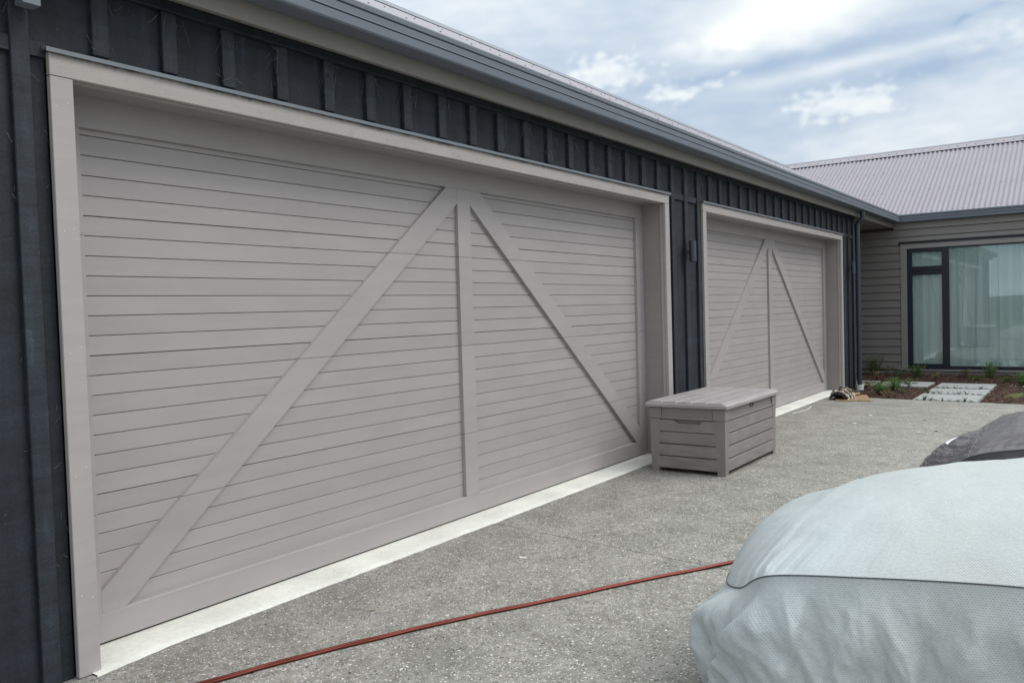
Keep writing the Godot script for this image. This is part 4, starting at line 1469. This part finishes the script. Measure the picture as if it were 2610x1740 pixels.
func make_cars() -> void:
	var spine := PackedVector2Array([Vector2(1.83, 0.30), Vector2(1.94, 0.44), Vector2(2.16, 0.588), Vector2(2.45, 0.690), Vector2(2.72, 0.742), Vector2(3.1, 0.79), Vector2(3.5, 0.90), Vector2(4.0, 1.17), Vector2(4.7, 1.21), Vector2(5.3, 1.0), Vector2(5.9, 0.86)])
	var half := [Vector3(2.20, 0.70, 5.9), Vector3(2.17, 0.72, 4.6), Vector3(2.20, 0.66, 3.6), Vector3(2.24, 0.575, 3.0), Vector3(2.255, 0.545, 2.68), Vector3(2.235, 0.523, 2.42), Vector3(2.205, 0.497, 2.175), Vector3(2.36, 0.395, 2.035), Vector3(2.60, 0.325, 1.90), Vector3(2.9, 0.30, 1.835)]
	var S := PackedVector3Array(half)
	for k in range(half.size() - 2, -1, -1):
		S.append(Vector3(5.8 - half[k].x, half[k].y, half[k].z))
	make_cover("covered_car", Vector3.ZERO, S, spine, 2.9, 2.16, 0.055, 700, M.pale_cover, M.pale_cover, "car under a pale grey dimpled fabric cover, nearest the camera", 0.86, [[3.74, 0.22, 0.09, 0.050, 1.0], [3.64, 0.10, 0.07, 0.030, -1.0], [3.50, 0.16, 0.08, 0.022, 1.0], [3.36, 0.05, 0.10, 0.022, -1.0], [3.20, 0.2, 0.08, 0.022, 1.0], [3.05, 0.1, 0.09, 0.02, 1.0], [4.06, 0.0, 0.06, 0.035, 1.0], [4.22, 0.0, 0.05, 0.035, -1.0], [2.8, 0.1, 0.12, 0.03, 1.0], [2.3, -0.1, 0.12, 0.03, 1.0]], 0.0)
	var sp2 := PackedVector2Array([Vector2(1.83, 0.30), Vector2(1.9, 0.38), Vector2(2.03, 0.48), Vector2(2.17, 0.565), Vector2(2.32, 0.645), Vector2(2.6, 0.73), Vector2(3.1, 0.80), Vector2(3.5, 0.92), Vector2(4.0, 1.17), Vector2(4.7, 1.21), Vector2(5.3, 1.0), Vector2(5.9, 0.86)])
	var S2 := PackedVector3Array()
	for p in S:
		S2.append(p + Vector3(0, 0.065 * clampf((p.z - 2.05) / 0.2, 0.0, 1.0), 0))
	var c2 := make_cover("covered_car", Vector3(1.90, 0, 0.27), S2, sp2, 2.9, 2.16, 0.05, 800, M.dark_cover, M.dark_cover_panel, "car under a dark charcoal fabric cover with a small white mark", 0.8, [[3.6, 0.1, 0.1, 0.05, 1.0], [4.0, 0.05, 0.08, 0.05, -1.0], [4.4, 0.0, 0.1, 0.04, 1.0]], 0.013)
	# slanting white mark near the nose: two strokes that follow the cloth
	var mk := begin()
	for p in [[[-0.012, 0.0], [-0.006, 0.006], [0.004, 0.05], [0.020, 0.10], [0.006, 0.075], [-0.006, 0.04]], [[-0.002, 0.0], [0.006, 0.006], [0.014, 0.05], [0.008, 0.052]]]:
		var pts := PackedVector3Array()
		for q in p:
			pts.append(cover_shape.call(0.462 + q[0], 0.745 + q[1]) + Vector3(1.90, 0.009, 0.27 - 0.004))
		for k in range(1, pts.size() - 1):
			tri(mk, pts[0], pts[k], pts[k + 1], Vector3(0, 1, -0.5))
	obj("printed_mark", done(mk), M.sticker, c2, Vector3(-1.90, 0, -0.27))

# ---------------------------------------------------------------- small things
func make_small_things() -> void:
	# doubled red cable
	var t := base("red_cable")
	tag(t, "doubled glossy red cable lying across the driveway towards the pale covered car", "cable")
	var ctrl := PackedVector3Array([Vector3(0.55, 0.009, 0.06), Vector3(1.05, 0.009, 0.205), Vector3(1.638, 0.009, 0.422), Vector3(2.06, 0.009, 0.588), Vector3(2.435, 0.009, 0.755), Vector3(3.1, 0.009, 1.098), Vector3(3.823, 0.009, 1.49), Vector3(4.5, 0.009, 1.83), Vector3(5.2, 0.009, 2.3)])
	for k in 2:
		var pts := PackedVector3Array()
		for i in 121:
			var p := spline(ctrl, i / 120.0)
			var gap := 0.0155 + 0.0045 * clampf((2.6 - p.x) / 2.0, 0.0, 1.0) - 0.0025 * clampf((p.x - 2.7) / 1.0, 0.0, 1.0)
			p.z += 0.006 * sin(p.x * 7.0) * sin(p.x * 2.3 + 1.0) + 0.0015 * sin(p.x * 23.0 + k)
			p += Vector3(-0.46, 0, 0.89) * gap * (k - 0.5)
			p.y = 0.0062
			pts.append(p)
		var st := begin()
		tube(st, pts, 0.0058, 12)
		obj("cable", done(st), M.cable, t)
	# tan mat and what lies on it
	var mt := base("door_mat", Vector3(11.08, 0, 0.32), 0.28)
	tag(mt, "thin tan mat on the driveway by the far door jamb", "mat")
	obj("mat_board", box(Vector3(-0.33, 0.0005, -0.20), Vector3(0.33, 0.012, 0.20), 0.003), M.mat_tan, mt)
	var bag := base("striped_bag", Vector3(10.98, 0.012, 0.24), -0.15)
	tag(bag, "crumpled brown and cream striped cloth bundle lying on the tan mat", "bag")
	var bn := fnl(900, 7.0, 3)
	for k in 11:
		# stripes run over the bundle; each is a slice of one lumpy body
		var a0 := k / 11.0
		var a1 := (k + 1) / 11.0
		var m := grid_mesh(6, 18, func(a, b):
			var u: float = lerpf(a0, a1, a)
			var x: float = (u - 0.5) * 0.36
			var r: float = sqrt(maxf(0.0, 1.0 - pow((u - 0.47) / 0.54, 2.0)))
			var th: float = PI * b
			var hh: float = 0.125 * r * (1.0 + bn.get_noise_2d(u * 1.6, b * 1.2) * 0.35) + 0.004 * cos((u * 11.0 - floor(u * 11.0) - 0.5) * PI)
			return Vector3(x + 0.05 * sin(th) * (0.5 - b) + 0.03 * bn.get_noise_2d(b * 2.0, u), sin(th) * hh, -cos(th) * 0.15 * (0.25 + 0.75 * r)), func(a, b): return Vector2(a, b), func(p): return Vector3(0, 1, 0.2))
		obj("stripe", m, [M.cloth_brown, M.cloth_pale][k % 2], bag)
	var stp := begin()
	var sp := PackedVector3Array()
	for k in 14:
		var a := PI * 1.1 * k / 13.0
		sp.append(Vector3(-0.17 - 0.035 * sin(a), 0.018 + 0.075 * sin(a * 0.9), 0.13 - 0.22 * k / 13.0))
	tube(stp, sp, 0.010, 6)
	obj("strap", done(stp), M.strap, bag)
	var tan_ := begin()
	ball(tan_, Vector3(0.15, 0.05, -0.06), Vector3(0.08, 0.045, 0.06), 10, 7)
	obj("tan_flap", done(tan_), M.cloth_tan, bag)
	var tool_ := base("hand_tool", Vector3(11.29, 0.012, 0.31), -0.35)
	tag(tool_, "small black handled tool with a tan grip on the mat beside the striped bundle", "tool")
	var hd := begin()
	tube(hd, PackedVector3Array([Vector3(-0.10, 0.03, -0.05), Vector3(0.0, 0.042, -0.05), Vector3(0.14, 0.038, -0.04)]), 0.014, 8)
	obj("handle", done(hd), M.strap, tool_)
	var gp := begin()
	tube(gp, PackedVector3Array([Vector3(-0.10, 0.022, 0.02), Vector3(0.06, 0.022, 0.02)]), 0.02, 8)
	obj("grip", done(gp), M.cloth_tan, tool_)
	var hk := begin()
	tube(hk, PackedVector3Array([Vector3(0.06, 0.04, 0.0), Vector3(0.085, 0.03, 0.02), Vector3(0.08, 0.006, 0.03)]), 0.007, 6)
	obj("hook", done(hk), M.strap, tool_)
	# litter on the driveway
	rng.seed = 41
	var scrap := func(called: String, at: Vector3, r: float, mt2: Material, label: String, cat: String, grp := ""):
		var st := begin()
		var prev := Vector3.ZERO
		var first := Vector3.ZERO
		var n := 7
		for k in n + 1:
			var a := TAU * (k % n) / n
			var rr := r * (0.7 + 0.4 * sin(k % n * 2.3 + r * 900.0))
			var p := Vector3(cos(a) * rr, 0.004 + 0.003 * sin(a * 2.0), sin(a) * rr * 0.55)
			if k > 0:
				tri(st, Vector3(0, 0.007, 0), prev, p, Vector3.UP)
			prev = p
		var o := obj(called, done(st), mt2, self, at)
		o.rotation.y = rng.randf() * TAU
		tag(o, label, cat, grp)
	scrap.call("paper_scrap", Vector3(3.347, 0, 0.551), 0.034, M.paper, "white paper scrap on the driveway above the red cable", "litter")
	scrap.call("paper_scrap", Vector3(9.497, 0, 0.888), 0.03, M.paper, "white scrap on the driveway in front of the far garage door", "litter")
	scrap.call("paper_scrap", Vector3(8.802, 0, 0.886), 0.03, M.paper, "white scrap on the driveway between the deck box and the mat", "litter")
	scrap.call("paper_scrap", Vector3(8.408, 0, 1.534), 0.03, M.paper, "white scrap on the driveway left of the dark covered car", "litter")
	scrap.call("dry_leaf", Vector3(9.273, 0, 1.455), 0.03, M.dead_leaf, "dark dry leaf on the driveway farther from the dark covered car", "leaf")
	scrap.call("dry_leaf", Vector3(8.534, 0, 1.661), 0.03, M.dead_leaf, "dark dry leaf on the driveway nearer the dark covered car", "leaf")
	scrap.call("dry_leaf", Vector3(2.42, 0, 0.42), 0.02, M.leaf_dry, "small tan leaf on the driveway beside the red cable", "leaf")
	var cs := begin()
	var cp := PackedVector3Array()
	for k in 12:
		var u := k / 11.0
		cp.append(Vector3(9.30 + u * 0.75, 0.006, 0.10 - 0.0 * u + 0.05 * sin(u * PI)))
	tube(cs, cp, 0.004, 5)
	tag(obj("plastic_strip", done(cs), M.paper), "thin curved white strip on the driveway behind the deck box", "litter")
	# grey fitting at the top left, cut by the frame
	var ft := base("wall_fitting", Vector3(1.327, 2.29, -0.012))
	tag(ft, "small blue grey fitting fixed to a batten at the top left corner", "wall fitting")
	var fb := begin()
	prism(fb, PackedVector2Array([Vector2(-0.026, 0.0), Vector2(0.030, 0.0), Vector2(0.030, 0.16), Vector2(-0.026, 0.16)]), func(u, v, w): return Vector3(u, v, w), 0.03, 0.085)
	obj("housing", done(fb), M.flashing, ft)
	obj("mount", box(Vector3(-0.018, 0.05, 0.0005), Vector3(0.018, 0.12, 0.0295), 0.002), M.lamp_metal, ft)

# ---------------------------------------------------------------- scene
func _ready() -> void:
	var cam := Camera3D.new()
	add_child(cam)
	cam.name = "camera"
	cam.fov = 45.0
	cam.near = 0.05
	cam.far = 2000.0
	cam.transform = Transform3D(Basis(Vector3(0.58032578, -0.02995609, 0.81383329), Vector3(0.04675976, 0.99890029, 0.00342484), Vector3(-0.81304091, 0.03606713, 0.58108833)), Vector3(0, 1.2385, 2.911))
	cam.current = true
	var env := Environment.new()
	env.background_mode = Environment.BG_SKY
	env.tonemap_mode = Environment.TONE_MAPPER_LINEAR
	env.tonemap_exposure = 1.0
	env.sdfgi_enabled = true
	env.ssao_enabled = true
	env.ssil_enabled = true
	var sky := Sky.new()
	var pm := PanoramaSkyMaterial.new()
	pm.panorama = make_sky()
	sky.sky_material = pm
	env.sky = sky
	var we := WorldEnvironment.new()
	we.environment = env
	we.name = "environment"
	add_child(we)
	var sun := DirectionalLight3D.new()
	sun.name = "sun"
	sun.light_energy = 0.5
	sun.light_color = Color(1.0, 0.98, 0.95)
	sun.light_angular_distance = 30.0
	sun.shadow_enabled = true
	add_child(sun)
	sun.look_at_from_position(Vector3(3.2, 7.8, 5.8), Vector3.ZERO)

	make_materials()
	make_ground()
	make_garage()
	make_house()
	make_curtains()
	wall_light(6.742, 1.715, "black cylinder wall light between the two garage doors")
	wall_light(12.458, 1.725, "black cylinder wall light beside the downpipe at the far end of the garage")
	make_cars()
	make_box()
	make_plants()
	make_small_things()
